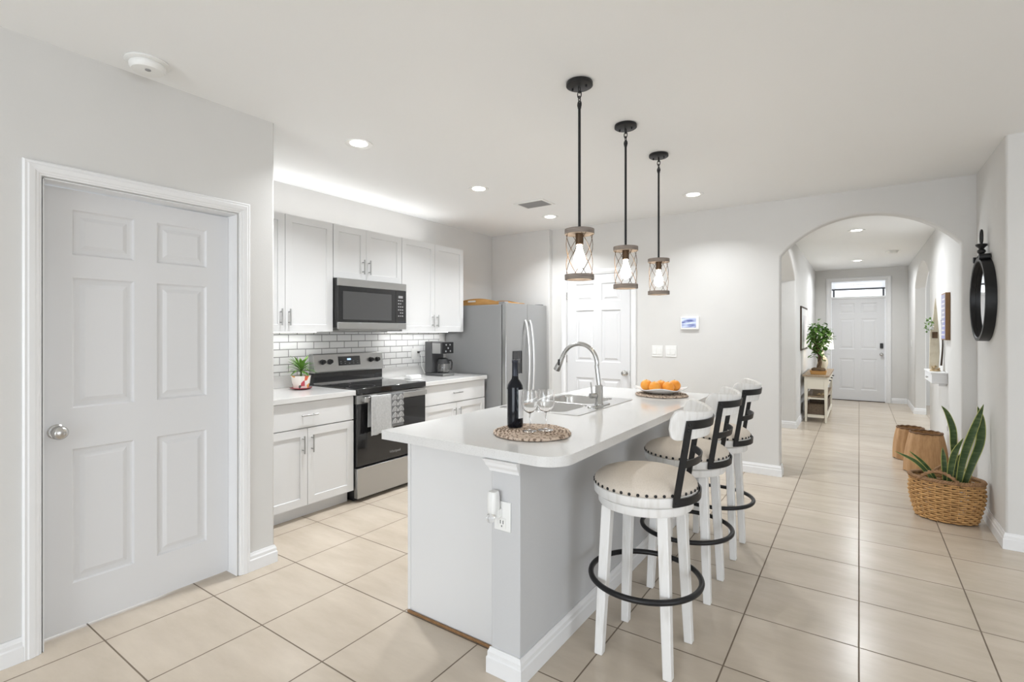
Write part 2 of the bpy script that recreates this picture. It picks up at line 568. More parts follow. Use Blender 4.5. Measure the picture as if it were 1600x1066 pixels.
def baseboard(name, p0, p1, nrm, label, m0=0, m1=0):
    """run from p0 to p1, standing on the wall face, projecting along nrm; m0/m1 extend each end per projection (mitres)"""
    p0, p1, n = Vector((*p0, 0)), Vector((*p1, 0)), Vector((*nrm, 0))
    d = (p1 - p0).normalized()
    mb = MB()
    A = [p0 - d * (u * m0) + n * (u + 0.0005) + Vector((0, 0, v + 0.0005)) for u, v in BBP]
    B = [p1 + d * (u * m1) + n * (u + 0.0005) + Vector((0, 0, v + 0.0005)) for u, v in BBP]
    mb.sweep([A, B])
    return struct(mb.build(name, TRIM, None, smooth=False), label, 'baseboard')


baseboard('baseboard_left', (XL, -4.5), (XL, 0.575), (1, 0), 'white baseboard before the pantry door')
baseboard('baseboard_pantry_corner', (XL, 1.518), (XL, 1.672), (1, 0), 'short white baseboard between pantry door and corner', 0, 1)
baseboard('baseboard_back', (-2.035, YB), (-0.615, YB), (0, -1), 'white baseboard between narrow door and arch', 0, 1)
baseboard('baseboard_arch', (-0.615, YB), (-0.615, YB + 0.115), (1, 0), 'white baseboard wrapping the arch jamb', 1, 0)
baseboard('baseboard_right', (XR, YB), (XR, 4.402), (-1, 0), 'white baseboard behind the snake plant basket', 0, 1)
baseboard('baseboard_right_return', (XR, 4.402), (5.0, 4.402), (0, -1), 'white baseboard at the far right edge past the corner', 1, 0)
baseboard('baseboard_back_corner', (0.676, YB), (XR - 0.017, YB), (0, -1), 'white baseboard of the narrow pier right of the arch')
baseboard('baseboard_hall_right', (XR, YB + 0.116), (XR, 8.55), (-1, 0), 'white baseboard in the hall under the floating shelf')
baseboard('baseboard_hall_right_pier', (XR, 10.74), (XR, YE), (-1, 0), 'white baseboard in the hall right of the front door', 1, 0)
baseboard('baseboard_hall_right_jamb', (XR, 10.74), (XR + 0.15, 10.74), (0, -1), 'white baseboard on the far jamb of the right hall opening', 1, 0)
baseboard('baseboard_hall_left', (-0.74, 8.15), (-0.74, YE), (1, 0), 'white baseboard in the hall behind the cream console', 1, 0)
baseboard('baseboard_hall_left_jamb', (-0.94, 8.15), (-0.74, 8.15), (0, -1), 'white baseboard on the far jamb of the left hall opening', 0, 1)
baseboard('baseboard_hall_end', (0.515, YE), (XR - 0.017, YE), (0, -1), 'white baseboard on the hall end wall right of the front door')


# ------------------------------------------------------------------ doors
def panel_face(mb, fn, W, H, panels, prof):
    """front face of a door; fn(u,v,d) maps to world, d = depth into the slab (0 = face). prof: (inset, depth) rings."""
    us = sorted({0, W} | {p[0] for p in panels} | {p[1] for p in panels})
    vs = sorted({0, H} | {p[2] for p in panels} | {p[3] for p in panels})
    for i in range(len(us) - 1):
        for j in range(len(vs) - 1):
            cu, cv = (us[i] + us[i + 1]) / 2, (vs[j] + vs[j + 1]) / 2
            if any(p[0] < cu < p[1] and p[2] < cv < p[3] for p in panels):
                continue
            mb.poly([fn(us[i], vs[j], 0), fn(us[i + 1], vs[j], 0), fn(us[i + 1], vs[j + 1], 0), fn(us[i], vs[j + 1], 0)])
    for a, b, c, d in panels:
        pr = None
        for ins, dep in [(0, 0)] + prof:
            ring = [fn(a + ins, c + ins, dep), fn(b - ins, c + ins, dep), fn(b - ins, d - ins, dep), fn(a + ins, d - ins, dep)]
            if pr:
                for k in range(4):
                    mb.poly([pr[k], pr[(k + 1) % 4], ring[(k + 1) % 4], ring[k]])
            pr = ring
        mb.poly(pr)
    return mb


def slab(mb, fn, W, H, t, panels, prof):
    panel_face(mb, fn, W, H, panels, prof)
    q = [(0, 0), (W, 0), (W, H), (0, H)]
    for k in range(4):
        (u0, v0), (u1, v1) = q[k], q[(k + 1) % 4]
        mb.poly([fn(u0, v0, 0), fn(u1, v1, 0), fn(u1, v1, t), fn(u0, v0, t)])
    mb.poly([fn(u, v, t) for u, v in q])
    return mb


SIXP = [(0.007, 0.009), (0.013, 0.0105), (0.028, 0.0095), (0.046, 0.0025)]


def six_panels(W, H):
    s, m = W * 0.143, W * 0.122
    w = (W - 2 * s - m) / 2
    k = H / 2.03
    rows = [(0.21, 0.83), (1.02, 1.625), (1.73, 1.938)]
    return [(u, u + w, a * k, b * k) for u in (s, s + w + m) for a, b in rows]


CASP = [(0, 0), (0.060, 0), (0.060, 0.012), (0.054, 0.0175), (0.046, 0.0165), (0.040, 0.019), (0.022, 0.0165), (0.016, 0.013), (0.010, 0.0125), (0.006, 0.009), (0, 0.008)]


def casing(name, fn, u0, u1, ztop, label):
    """fn(u, z, n): n = out of the wall. profile coordinate 0 = inner edge"""
    mb = MB()
    e = 0.0006
    L = lambda u, z: [fn(u - p, z + (p if z > 0.1 else 0), q + e) for p, q in CASP]
    R = lambda u, z: [fn(u + p, z + (p if z > 0.1 else 0), q + e) for p, q in CASP]
    mb.sweep([L(u0, 0.001), L(u0, ztop), R(u1, ztop), R(u1, 0.001)])
    return struct(mb.build(name, TRIM, None, smooth=False), label, 'door trim')


def jamb(name, fn, u0, u1, ztop, depth, label):
    mb = MB()
    t = 0.004
    for (a, b, c, d) in ((u0, u0 + t, 0.001, ztop), (u1 - t, u1, 0.001, ztop), (u0, u1, ztop - t, ztop)):
        mb.prism([(a, c), (b, c), (b, d), (a, d)], lambda u, v, w: fn(u, v, w), 0.001, -depth)
    return struct(mb.build(name, TRIM, None, smooth=False), label, 'door trim')


def knob(parent, base, dirv, name='door_knob'):
    d = Vector(dirv)
    q = d.to_track_quat('Z', 'Y').to_matrix()
    prof = [(0, 0), (0.033, 0), (0.033, 0.004), (0.028, 0.009), (0.013, 0.011), (0.011, 0.030), (0.017, 0.036), (0.0275, 0.046), (0.030, 0.055), (0.027, 0.064), (0.018, 0.071), (0.006, 0.0735), (0, 0.0735)]
    k = MB().lathe(prof, base, 28, q).build(name, NICKEL, parent)
    k['label'] = 'round satin nickel knob'
    return k


def hinge(parent, p, name='hinge'):
    o = MB().cyl((p[0], p[1], p[2] - 0.045), (p[0], p[1], p[2] + 0.045), 0.006, seg=10).build(name, NICKEL, parent)
    o['label'] = 'nickel hinge'


# pantry door (recessed slab, knob on its near side)
d1 = thing('door_1', (-2.97, 0.644, 0.012), 'large white six panel pantry door with nickel knob at the left', 'door', kind='structure')
f1 = lambda u, v, d: (-2.97 - d, 0.644 + u, 0.012 + v)
slab(MB(), f1, 0.809, 2.014, 0.03, six_panels(0.809, 2.014), SIXP).build('door_slab', DOORW, d1, merge=True, smooth=False)
knob(d1, (-2.97, 0.704, 0.925), (1, 0, 0))
casing('trim_1', lambda u, z, n: (XL + n, u, z), 0.632, 1.464, 2.042, 'white moulded casing around the pantry door')
jamb('trim_2', lambda u, z, n: (XL + n, u, z), 0.638, 1.458, 2.036, 0.119, 'white jamb lining of the pantry door opening')

# narrow door in the back wall, hinges on its left
d2 = thing('door_2', (-2.89, YB + 0.004, 0.012), 'narrow white six panel door in the back wall behind the island', 'door', kind='structure')
f2 = lambda u, v, d: (-2.89 + u, YB + 0.004 + d, 0.012 + v)
slab(MB(), f2, 0.788, 2.014, 0.03, six_panels(0.788, 2.014), SIXP).build('door_slab', DOORW, d2, merge=True, smooth=False)
knob(d2, (-2.155, YB + 0.004, 0.91), (0, -1, 0))
for z in (0.25, 1.05, 1.80):
    hinge(d2, (-2.893, YB - 0.004, z))
bx('latch_plate', NICKEL, d2, -2.1065, -2.1035, YB - 0.0005, YB + 0.004, 0.88, 0.94)
casing('trim_3', lambda u, z, n: (u, YB - n, z), -2.903, -2.088, 2.042, 'white moulded casing around the narrow back wall door')
jamb('trim_4', lambda u, z, n: (u, YB - n, z), -2.897, -2.094, 2.036, 0.114, 'white jamb lining of the narrow back wall door')

# front door with transom
d3 = thing('door_3', (-0.455, YE + 0.03, 0.012), 'white six panel front door with black keypad lock at the hall end', 'door', kind='structure')
f3 = lambda u, v, d: (-0.455 + u, YE + 0.03 + d, 0.012 + v)
slab(MB(), f3, 0.87, 2.02, 0.04, six_panels(0.87, 2.02), [(0.012, 0.006), (0.03, 0.006), (0.05, 0.001)]).build('door_slab', DOORW, d3, merge=True, smooth=False)
knob(d3, (0.36, YE + 0.03, 0.93), (0, -1, 0))
kp = bx('keypad_lock', BLKP, d3, 0.335, 0.385, YE + 0.005, YE + 0.0295, 1.05, 1.15, bevel=0.006)
kp['label'] = 'black keypad lock'
struct(MB().box(-0.4565, 0.4165, YE + 0.012, YE + 0.118, 0.0005, 0.0112).build('trim_threshold', DKWOOD, None, smooth=False), 'dark threshold strip under the white front door', 'door trim')
tr = MB()
for a in ((-0.50, -0.458, 0.001, 2.40), (0.418, 0.46, 0.001, 2.40), (-0.458, 0.418, 2.035, 2.075), (-0.458, 0.418, 2.375, 2.40)):
    tr.box(a[0] + 0.0005, a[1] - 0.0005, YE + 0.001, YE + 0.12, a[2], a[3] - 0.0005)
struct(tr.build('trim_5', TRIM, None, smooth=False), 'white frame around the front door and its transom', 'door trim')
casing('trim_6', lambda u, z, n: (u, YE - n, z), -0.49, 0.452, 2.392, 'white casing around the front door and its transom')
struct(MB().box(-0.4575, 0.4175, YE + 0.075, YE + 0.079, 2.0755, 2.3745).build('window_3', PANE), 'clear transom pane above the front door', 'window')
# porch outside the transom
struct(MB().box(-2.6, 2.6, YE + 0.16, 14.12, 2.372, 2.45).build('porch_ceiling', TRIM), 'white porch ceiling seen through the transom', 'ceiling')
struct(MB().box(-2.6, 2.6, 14.08, 14.12, 2.338, 2.371).build('porch_beam', GRYP), 'dark porch beam seen through the transom', 'beam')
struct(MB().box(-0.510, -0.468, 14.06, 14.079, -0.3, 2.37).build('porch_post', GRYP), 'dark porch post at the left of the transom view', 'post')
struct(MB().box(0.432, 0.474, 14.06, 14.079, -0.3, 2.37).build('porch_post', GRYP), 'dark porch post at the right of the transom view', 'post')
t = thing('porch_light', (-0.02, 13.1, 2.372), 'round glowing light on the porch ceiling seen through the transom', 'ceiling light')
MB().lathe([(0, -0.0006), (0.11, -0.0006), (0.11, -0.010), (0, -0.010)], (-0.02, 13.1, 2.372), 28).build('lens', CANL, t)
MB().lathe([(0.1105, -0.0006), (0.13, -0.0006), (0.13, -0.012), (0.1105, -0.012), (0.1105, -0.0006)], (-0.02, 13.1, 2.372), 28).build('trim_ring', WHP, t)

# ------------------------------------------------------------------ ceiling fittings
def can_light(x, y, label, grp='recessed ceiling lights', w=CAN_W, sp=130):
    t = thing('recessed_light', (x, y, CZ), label, 'ceiling light', grp)
    MB().lathe([(0.055, -0.0012), (0.078, -0.0012), (0.088, -0.006), (0.090, -0.0005), (0.055, -0.0005)], (x, y, CZ), 36).build('trim_ring', WHP, t)
    l = MB().lathe([(0, -0.003), (0.056, -0.003), (0.056, -0.0012), (0, -0.0012)], (x, y, CZ), 32).build('lens', CANL, t)
    l['label'] = 'glowing round lens'
    area('recessed_lamp', (x, y, CZ - 0.012), (0, 0, 0), 0.11, 0.11, w, (0.94, 0.97, 1.0), sp, 'DISK')


can_light(-2.725, 2.17, 'recessed ceiling light nearest the pantry corner')
can_light(-2.727, 3.45, 'recessed ceiling light between the pantry and the ceiling vent')
can_light(-2.755, 4.73, 'recessed ceiling light between the ceiling vent and the fridge bay')
can_light(2.3, 3.1, 'added fill downlight past the right edge, brightening the arch pier', w=CAN_W * 0.55, sp=165)  # added lamp out of view, brightens the pier beside the arch
can_light(2.3, 0.6, 'second added fill downlight on the living area ceiling, out of view', w=CAN_W * 0.35, sp=165)  # another added lamp out of view, general fill from the living side
can_light(-1.24, 4.70, 'recessed ceiling light beyond the pendants, before the arch', w=CAN_W * 0.7)
can_light(-0.025, 7.5, 'nearer of the two recessed lights in the hall', w=CAN_W * 1.35, sp=160)
can_light(-0.02, 10.7, 'recessed hall light close to the front door', w=CAN_W * 1.35, sp=160)

t = thing('smoke_detector', (-2.705, 0.962, CZ), 'round white smoke detector on the ceiling above the pantry door', 'smoke detector')
MB().lathe([(0, -0.0006), (0.086, -0.0006), (0.088, -0.008), (0.080, -0.013), (0, -0.013)], (-2.705, 0.962, CZ), 40).build('base_plate', WHP, t)
MB().lathe([(0.068, -0.0132), (0.071, -0.018), (0.071, -0.030), (0.062, -0.043), (0.030, -0.047), (0, -0.047)], (-2.705, 0.962, CZ), 40).build('cover', WHP, t)
MB().lathe([(0, -0.0472), (0.012, -0.0472), (0.011, -0.050), (0, -0.050)], (-2.68, 0.955, CZ), 20).build('test_button', BTN, t)

t = thing('smoke_detector', (0.42, 9.7, CZ), 'small white detector on the hall ceiling', 'smoke detector')
MB().lathe([(0, -0.0006), (0.085, -0.0006), (0.085, -0.01), (0, -0.01)], (0.42, 9.7, CZ), 32).build('base_plate', WHP, t)
MB().lathe([(0.068, -0.0102), (0.070, -0.03), (0.058, -0.042), (0, -0.044)], (0.42, 9.7, CZ), 32).build('cover', WHP, t)

t = thing('air_vent', (-2.6, 4.16, CZ), 'white rectangular air vent in the ceiling near the fridge', 'vent')
mb = MB()
x0, x1, y0, y1 = -2.765, -2.435, 4.04, 4.28
mb.box(x0, x1, y0, y0 + 0.028, CZ - 0.008, CZ - 0.0006).box(x0, x1, y1 - 0.028, y1, CZ - 0.008, CZ - 0.0006)
mb.box(x0, x0 + 0.028, y0 + 0.028, y1 - 0.028, CZ - 0.008, CZ - 0.0006).box(x1 - 0.028, x1, y0 + 0.028, y1 - 0.028, CZ - 0.008, CZ - 0.0006)
mb.build('frame', WHP, t, smooth=False)
bx('opening', VENTG, t, x0 + 0.028, x1 - 0.028, y0 + 0.028, y1 - 0.028, CZ - 0.002, CZ - 0.0008)
mb = MB()
for k in range(11):
    y = y0 + 0.036 + k * 0.0168
    mb.prism([(y, CZ - 0.003), (y + 0.010, CZ - 0.010), (y + 0.012, CZ - 0.009), (y + 0.002, CZ - 0.0025)], lambda u, v, d: (d, u, v), x0 + 0.0282, x1 - 0.0282)
mb.build('louvres', BTN, t, smooth=False)


def pendant(x, y, label):
    t = thing('pendant_lamp', (x, y, CZ), label, 'pendant lamp', 'pendants above the island')
    MB().lathe([(0, -0.0006), (0.064, -0.0006), (0.066, -0.004), (0.066, -0.018), (0.060, -0.022), (0, -0.022)], (x, y, CZ), 40).build('canopy', BLKM, t, ang=50)
    for dx in (-0.038, 0.038):
        MB().lathe([(0, -0.034), (0.005, -0.034), (0.005, -0.0222), (0, -0.0222)], (x + dx, y, CZ), 12).build('canopy_screw', BLKM, t)
    # chain links
    mb = MB()
    z = CZ - 0.020
    for k in range(4):
        zc = z - 0.016 - k * 0.025
        pts = []
        for i in range(16):
            a = 2 * pi * i / 16
            u, v = 0.010 * cos(a), 0.0175 * sin(a)
            pts.append((x + (u if k % 2 else 0), y + (0 if k % 2 else u), zc + v))
        mb.tube(pts, 0.0028, 6, closed=True)
    mb.build('chain', BLKM, t)
    zr = CZ - 0.118
    MB().cyl((x, y, zr), (x, y, 1.888), 0.0068, seg=14).cyl((x, y, zr - 0.012), (x, y, zr + 0.012), 0.009, seg=14).build('rod', BLKM, t)
    for zt, n in ((1.860, 'upper_ring'), (1.634, 'lower_ring')):
        if n == 'upper_ring':
            MB().lathe([(0, 0.004), (0.070, 0.004), (0.070, 0), (0.0735, 0), (0.0735, 0.026), (0, 0.026)], (x, y, zt), 44).build(n, WOODG, t, bevel=0.002)
        else:
            MB().lathe([(0.062, 0), (0.0735, 0), (0.0735, 0.026), (0.062, 0.026), (0.062, 0)], (x, y, zt), 44).build(n, WOODG, t, bevel=0.002)
    MB().lathe([(0, 0), (0.020, 0), (0.020, -0.052), (0.017, -0.054), (0, -0.054)], (x, y, 1.8635), 24).build('socket', BRONZE, t, ang=50)
    b = MB().lathe([(0, 0.0), (0.013, 0.0), (0.0135, -0.014), (0.019, -0.035), (0.029, -0.062), (0.032, -0.080), (0.029, -0.098), (0.019, -0.112), (0.007, -0.118), (0, -0.119)], (x, y, 1.809), 28).build('bulb', BULB, t, ang=80)
    b['label'] = 'glowing warm bulb'
    mb = MB()
    n = 4
    for k in range(n):
        for sg in (1, -1):
            a0 = 2 * pi * k / n
            pts = []
            for i in range(9):
                f = i / 8
                a = a0 + sg * (f - 0.5) * radians(112)
                pts.append((x + 0.0655 * cos(a), y + 0.0655 * sin(a), 1.862 - f * (1.862 - 1.658)))
            mb.tube(pts, 0.0016, 5)
    mb.build('wire_cage', BRONZE, t)
    return t


pendant(-1.150, 2.264, 'black rod pendant lamp with twisted wire cage nearest the camera')
pendant(-1.157, 2.887, 'middle pendant lamp of the row above the island')
pendant(-1.158, 3.497, 'farthest pendant lamp, above the far end of the island')


# ------------------------------------------------------------------ cabinets
def pull(parent, p, axis, nrm, L=0.128):
    """bar pull: p centre on door face, axis along bar, nrm outwards"""
    p, a, n = Vector(p), Vector(axis), Vector(nrm)
    mb = MB()
    c = p + n * 0.030
    mb.cyl(c - a * L / 2, c + a * L / 2, 0.0055, seg=12)
    for s in (-1, 1):
        q = p + a * (s * L * 0.32)
        mb.cyl(q + n * 0.0003, q + n * 0.030, 0.0042, seg=10)
    o = mb.build('handle', HANDLE, parent)
    o['label'] = 'nickel bar pull'
    return o


SHK = [(0.0012, 0.009)]


def shaker(parent, fn, W, H, name='door', rail=0.057, flat=False):
    mb = MB()
    pan = [] if flat else [(rail, W - rail, rail, H - rail)]
    slab(mb, fn, W, H, 0.0195, pan, SHK)
    return mb.build(name, CABW, parent, merge=True, smooth=False, bevel=0.0012, seg=1)


def xdoor(parent, X, y0, y1, z0, z1, sg=1, **k):
    g = 0.0016
    return shaker(parent, lambda u, v, d: (X - sg * d, y0 + g + u, z0 + g + v), y1 - y0 - 2 * g, z1 - z0 - 2 * g, **k)


def upper_cab(name, y0, y1, z0, z1, ys, hz, label, y_fill=None):
    t = thing(name, (XK, y0, z0), label, 'cabinet', 'white wall cabinets')
    bx('body', CABW, t, XK + 0.0005, -3.66, (y_fill or y0) + 0.0008, y1 - 0.0008, z0, z1, smooth=False)
    if y_fill:
        bx('filler_strip', CABW, t, -3.6595, -3.642, y_fill + 0.0008, y0 - 0.0008, z0, z1, smooth=False)
    for a, b, yh in ((y0, ys, ys - 0.040), (ys, y1, ys + 0.028)):
        d = xdoor(t, -3.64, a, b, z0 + 0.001, z1 - 0.001)
        pull(d, (-3.64, yh, hz), (0, 0, 1), (1, 0, 0))
    return t


upper_cab('wall_cabinet', 1.783, 2.6335, 1.372, 2.287, 2.206, 1.487, 'white wall cabinet with two doors above the small potted plant', y_fill=1.676)
upper_cab('wall_cabinet', 2.6365, 3.407, 1.829, 2.287, 2.980, 1.948, 'short white wall cabinet with two doors above the microwave')
upper_cab('wall_cabinet', 3.410, 4.328, 1.372, 2.287, 3.868, 1.484, 'white wall cabinet with two doors above the coffee maker')


def base_cab(y0, y1, ys, label, y_fill=None):
    t = thing('base_cabinet', (XK, y0, 0), label, 'cabinet', 'white base cabinets')
    yf = y_fill or y0
    bx('body', CABW, t, XK + 0.0005, -3.356, yf + 0.0008, y1 - 0.0008, 0.1005, 0.864, smooth=False)
    bx('toe_kick', CABW, t, XK + 0.002, -3.415, yf + 0.0008, y1 - 0.0008, 0.0008, 0.1, smooth=False)
    if y_fill:
        bx('filler_strip', CABW, t, -3.3555, -3.337, yf + 0.0008, y0 - 0.0008, 0.1005, 0.864, smooth=False)
    dr = xdoor(t, -3.335, y0, y1, 0.672, 0.862, name='drawer', flat=True)
    pull(dr, (-3.335, (y0 + y1) / 2, 0.765), (0, 1, 0), (1, 0, 0), 0.135)
    for a, b, yh in ((y0, ys, ys - 0.042), (ys, y1, ys + 0.032)):
        d = xdoor(t, -3.335, a, b, 0.102, 0.668)
        pull(d, (-3.335, yh, 0.553), (0, 0, 1), (1, 0, 0))
    return t


base_cab(1.795, 2.606, 2.197, 'white base cabinet with drawer and two doors between pantry and range', y_fill=1.676)
base_cab(3.392, 4.322, 3.862, 'white base cabinet with drawer and two doors between range and refrigerator')

# worktops with upstand
def worktop(y0, y1, label):
    t = thing('worktop', (XK, y0, 0.865), label, 'worktop')
    bx('slab', QUARTZ, t, XK + 0.0008, -3.31, y0, y1, 0.8655, 0.905, bevel=0.003)
    bx('upstand', QUARTZ, t, XK + 0.0008, XK + 0.02, y0, y1, 0.9055, 1.006, bevel=0.002)


worktop(1.6745, 2.611, 'white quartz worktop under the small potted plant')
worktop(3.388, 4.335, 'white quartz worktop under the coffee maker')
struct(MB().box(XK + 0.0005, XK + 0.009, 1.674, 4.285, 1.0065, 1.3715).build('trim_backsplash', SUBWAY), 'white subway tile backsplash with grey grout behind the range', 'tile')

# LED strips
def strip(y0, y1, x, z, up, power, label):
    o = MB().box(x - 0.006, x + 0.006, y0, y1, z, z + 0.004).build('light_strip', LED)
    tag(o, label, 'light strip', 'cabinet light strips')
    area('strip_lamp', (x, (y0 + y1) / 2, z + (0.008 if up else -0.004)), (pi if up else 0, 0, 0), 0.012, y1 - y0, power, (0.97, 0.98, 1.0), 170)


strip(1.70, 4.05, -3.77, 2.2875, True, 2.0, 'glowing light strip on top of the wall cabinets')
strip(1.70, 2.62, -3.86, 1.3675, False, 0.7, 'light strip under the wall cabinet above the small plant')
strip(3.43, 4.31, -3.86, 1.3675, False, 0.8, 'light strip under the wall cabinet above the coffee maker')

# ------------------------------------------------------------------ microwave
t = thing('microwave', (XK, 2.64, 1.397), 'stainless over the range microwave with black window under short cabinet', 'microwave')
y0, y1, z0, z1, xf = 2.640, 3.404, 1.397, 1.8275, -3.575
bx('body', BLKP, t, XK + 0.002, xf - 0.022, y0, y1, z0 + 0.012, z1, bevel=0.003)
bx('vent_underside', STEELH, t, XK + 0.05, xf - 0.05, y0 + 0.04, y1 - 0.04, z0 - 0.012, z0 + 0.0115, smooth=False)
bx('top_trim', STEELH, t, xf - 0.0215, xf + 0.002, y0, y1, 1.762, z1, bevel=0.002)
bx('bottom_trim', STEELH, t, xf - 0.0215, xf + 0.002, y0, y1 - 0.11, z0, 1.455, bevel=0.002)
bx('bottom_corner_trim', STEELH, t, xf - 0.0215, xf + 0.002, y1 - 0.108, y1, z0, 1.455, bevel=0.002)
d = bx('door', BLKG, t, xf - 0.0215, xf, y0, y1 - 0.135, 1.4555, 1.7615, bevel=0.002)
bx('window', MWGL, d, xf + 0.0002, xf + 0.001, y0 + 0.045, y1 - 0.185, 1.478, 1.718)
c = bx('control_panel', BLKG, t, xf - 0.0215, xf, y1 - 0.133, y1, 1.4555, 1.7615, bevel=0.002)
dd = bx('display', BTN, c, xf + 0.0003, xf + 0.0012, y1 - 0.100, y1 - 0.045, 1.690, 1.712)
mb = MB()
for j in range(6):
    for i in range(3):
        if (j * 3 + i) % 7 == 5: continue
        mb.box(xf + 0.0003, xf + 0.001, y1 - 0.104 + i * 0.024, y1 - 0.089 + i * 0.024, 1.662 - j * 0.029, 1.672 - j * 0.029)
bt = mb.build('buttons', BTN, c, smooth=False)

# ------------------------------------------------------------------ range
t = thing('electric_range', (-3.6, 2.99, 0), 'stainless and black electric range with grey towel on its handle', 'range')
y0, y1, xf = 2.616, 3.381, -3.300
bx('body', BLKP, t, XK + 0.012, xf - 0.042, y0 + 0.004, y1 - 0.004, 0.03, 0.868, smooth=False)
bx('plinth', BLKP, t, XK + 0.012, xf - 0.075, y0 + 0.02, y1 - 0.02, 0.0008, 0.0295, smooth=False)
bx('cooktop', BLKG, t, XK + 0.085, xf + 0.008, y0 - 0.001, y1 + 0.001, 0.8685, 0.917, bevel=0.006)
for (bx_, by_, r) in ((-3.46, 2.79, 0.105), (-3.46, 3.20, 0.085), (-3.74, 2.79, 0.08), (-3.74, 3.20, 0.105)):
    mb = MB().lathe([(r - 0.002, 0.9172), (r, 0.9174), (r + 0.002, 0.9172)], (bx_, by_, 0), 48)
    mb.build('burner_ring', GRYP, t)
d = bx('oven_door', BLKG, t, xf - 0.0415, xf, y0, y1, 0.292, 0.792, bevel=0.003)
fr = bx('door_window', MATS['black_glass'], d, xf + 0.0002, xf + 0.0012, y0 + 0.09, y1 - 0.09, 0.40, 0.70)
bx('door_trim', STEELH, d, xf - 0.0415, xf + 0.001, y0, y1, 0.7925, 0.862, bevel=0.002)
mb = MB()
mb.box(xf + 0.034, xf + 0.052, y0 + 0.032, y1 - 0.032, 0.806, 0.848)
mb.box(xf + 0.0012, xf + 0.0345, y0 + 0.034, y0 + 0.056, 0.812, 0.842).box(xf + 0.0012, xf + 0.0345, y1 - 0.056, y1 - 0.034, 0.812, 0.842)
mb.build('handle', STEELH, d, bevel=0.003)
bx('drawer', STEELH, t, xf - 0.0415, xf, y0, y1, 0.034, 0.274, bevel=0.003)
# lettering on the oven door
cu = bpy.data.curves.new('logo', 'FONT')
cu.body = 'Whirlpool'
cu.size = 0.030
cu.extrude = 0.0004
cu.align_x = 'CENTER'
tmp_ = bpy.data.objects.new('logo_outline', cu)
COL.objects.link(tmp_)
me_ = bpy.data.meshes.new_from_object(tmp_.evaluated_get(bpy.context.evaluated_depsgraph_get()))
bpy.data.objects.remove(tmp_)
lo = bpy.data.objects.new('logo', me_)
me_.materials.clear()
me_.materials.append(BTN)
COL.objects.link(lo)
lo.parent = d
lo.location = Vector((xf + 0.0006, 3.012, 0.338)) - LOC[d.name]
lo.rotation_euler = (pi / 2, 0, pi / 2)
lo['label'] = 'pale brand lettering'
# backguard
mb = MB()
mb.box(XK + 0.012, XK + 0.084, y0 + 0.002, y1 - 0.002, 0.8685, 1.010)
g = mb.build('backguard', BLKG, t, bevel=0.003)
bx('backguard_ledge', STEELH, g, XK + 0.0845, XK + 0.097, y0 + 0.002, y1 - 0.002, 0.9175, 0.928, smooth=False)
mb = MB()
mb.prism([(XK + 0.022, 1.0105), (XK + 0.100, 1.0105), (XK + 0.102, 1.022), (XK + 0.078, 1.172), (XK + 0.070, 1.178), (XK + 0.022, 1.178)], lambda u, v, d: (u, d, v), y0, y1)
cp = mb.build('control_panel', STEELH, t, bevel=0.002, smooth=False)
sl = Vector((0.150, 0, 0.024)).normalized()          # panel normal
upv = Vector((-0.024, 0, 0.150)).normalized()
def onp(y, h, o=0.0):
    return Vector((XK + 0.102, y, 1.022)) + upv * h + sl * o
for y in (y0 + 0.085, y0 + 0.160, y1 - 0.150, y1 - 0.072):
    k = MB().lathe([(0, 0.0004), (0.0235, 0.0004), (0.0235, 0.006), (0.019, 0.009), (0.0175, 0.030), (0, 0.031)], onp(y, 0.085), 26, sl.to_track_quat('Z', 'Y').to_matrix()).build('knob', BLKP, cp, ang=50)
mb = MB()
for a, b, c_, dd_ in ((y0 + 0.250, y0 + 0.490, 0.045, 0.128),):
    A = [onp(a, c_, 0.0004), onp(b, c_, 0.0004), onp(b, dd_, 0.0004), onp(a, dd_, 0.0004)]
    B = [p + sl * 0.002 for p in A]
    mb.sweep([A, B])
dp = mb.build('display', BLKG, cp, smooth=False)
mb = MB()
A = [onp(y0 + 0.345, 0.092, 0.0026), onp(y0 + 0.385, 0.092, 0.0026), onp(y0 + 0.385, 0.108, 0.0026), onp(y0 + 0.345, 0.108, 0.0026)]
mb.sweep([A, [p + sl * 0.0005 for p in A]])
# ------------------------------------------------------------------ towel
lit = mb.build('clock_digits', DISP, cp, smooth=False)
lit['label'] = 'glowing blue clock'
mb = MB()
for i in range(5):
    for j, h in enumerate((0.06, 0.078)):
        if i == 2 and j == 1: continue
        a = y0 + 0.268 + i * 0.046
        A = [onp(a, h, 0.0026), onp(a + 0.014, h, 0.0026), onp(a + 0.014, h + 0.005, 0.0026), onp(a, h + 0.005, 0.0026)]
        mb.sweep([A, [p + sl * 0.0004 for p in A]])
mb.build('button_row', BTN, cp, smooth=False)

t = thing('kitchen_towel', (xf + 0.06, 2.87, 0.85), 'grey towel with white leaf patterned band hanging from the oven handle', 'towel')
HX, HT = xf + 0.043, 0.8485


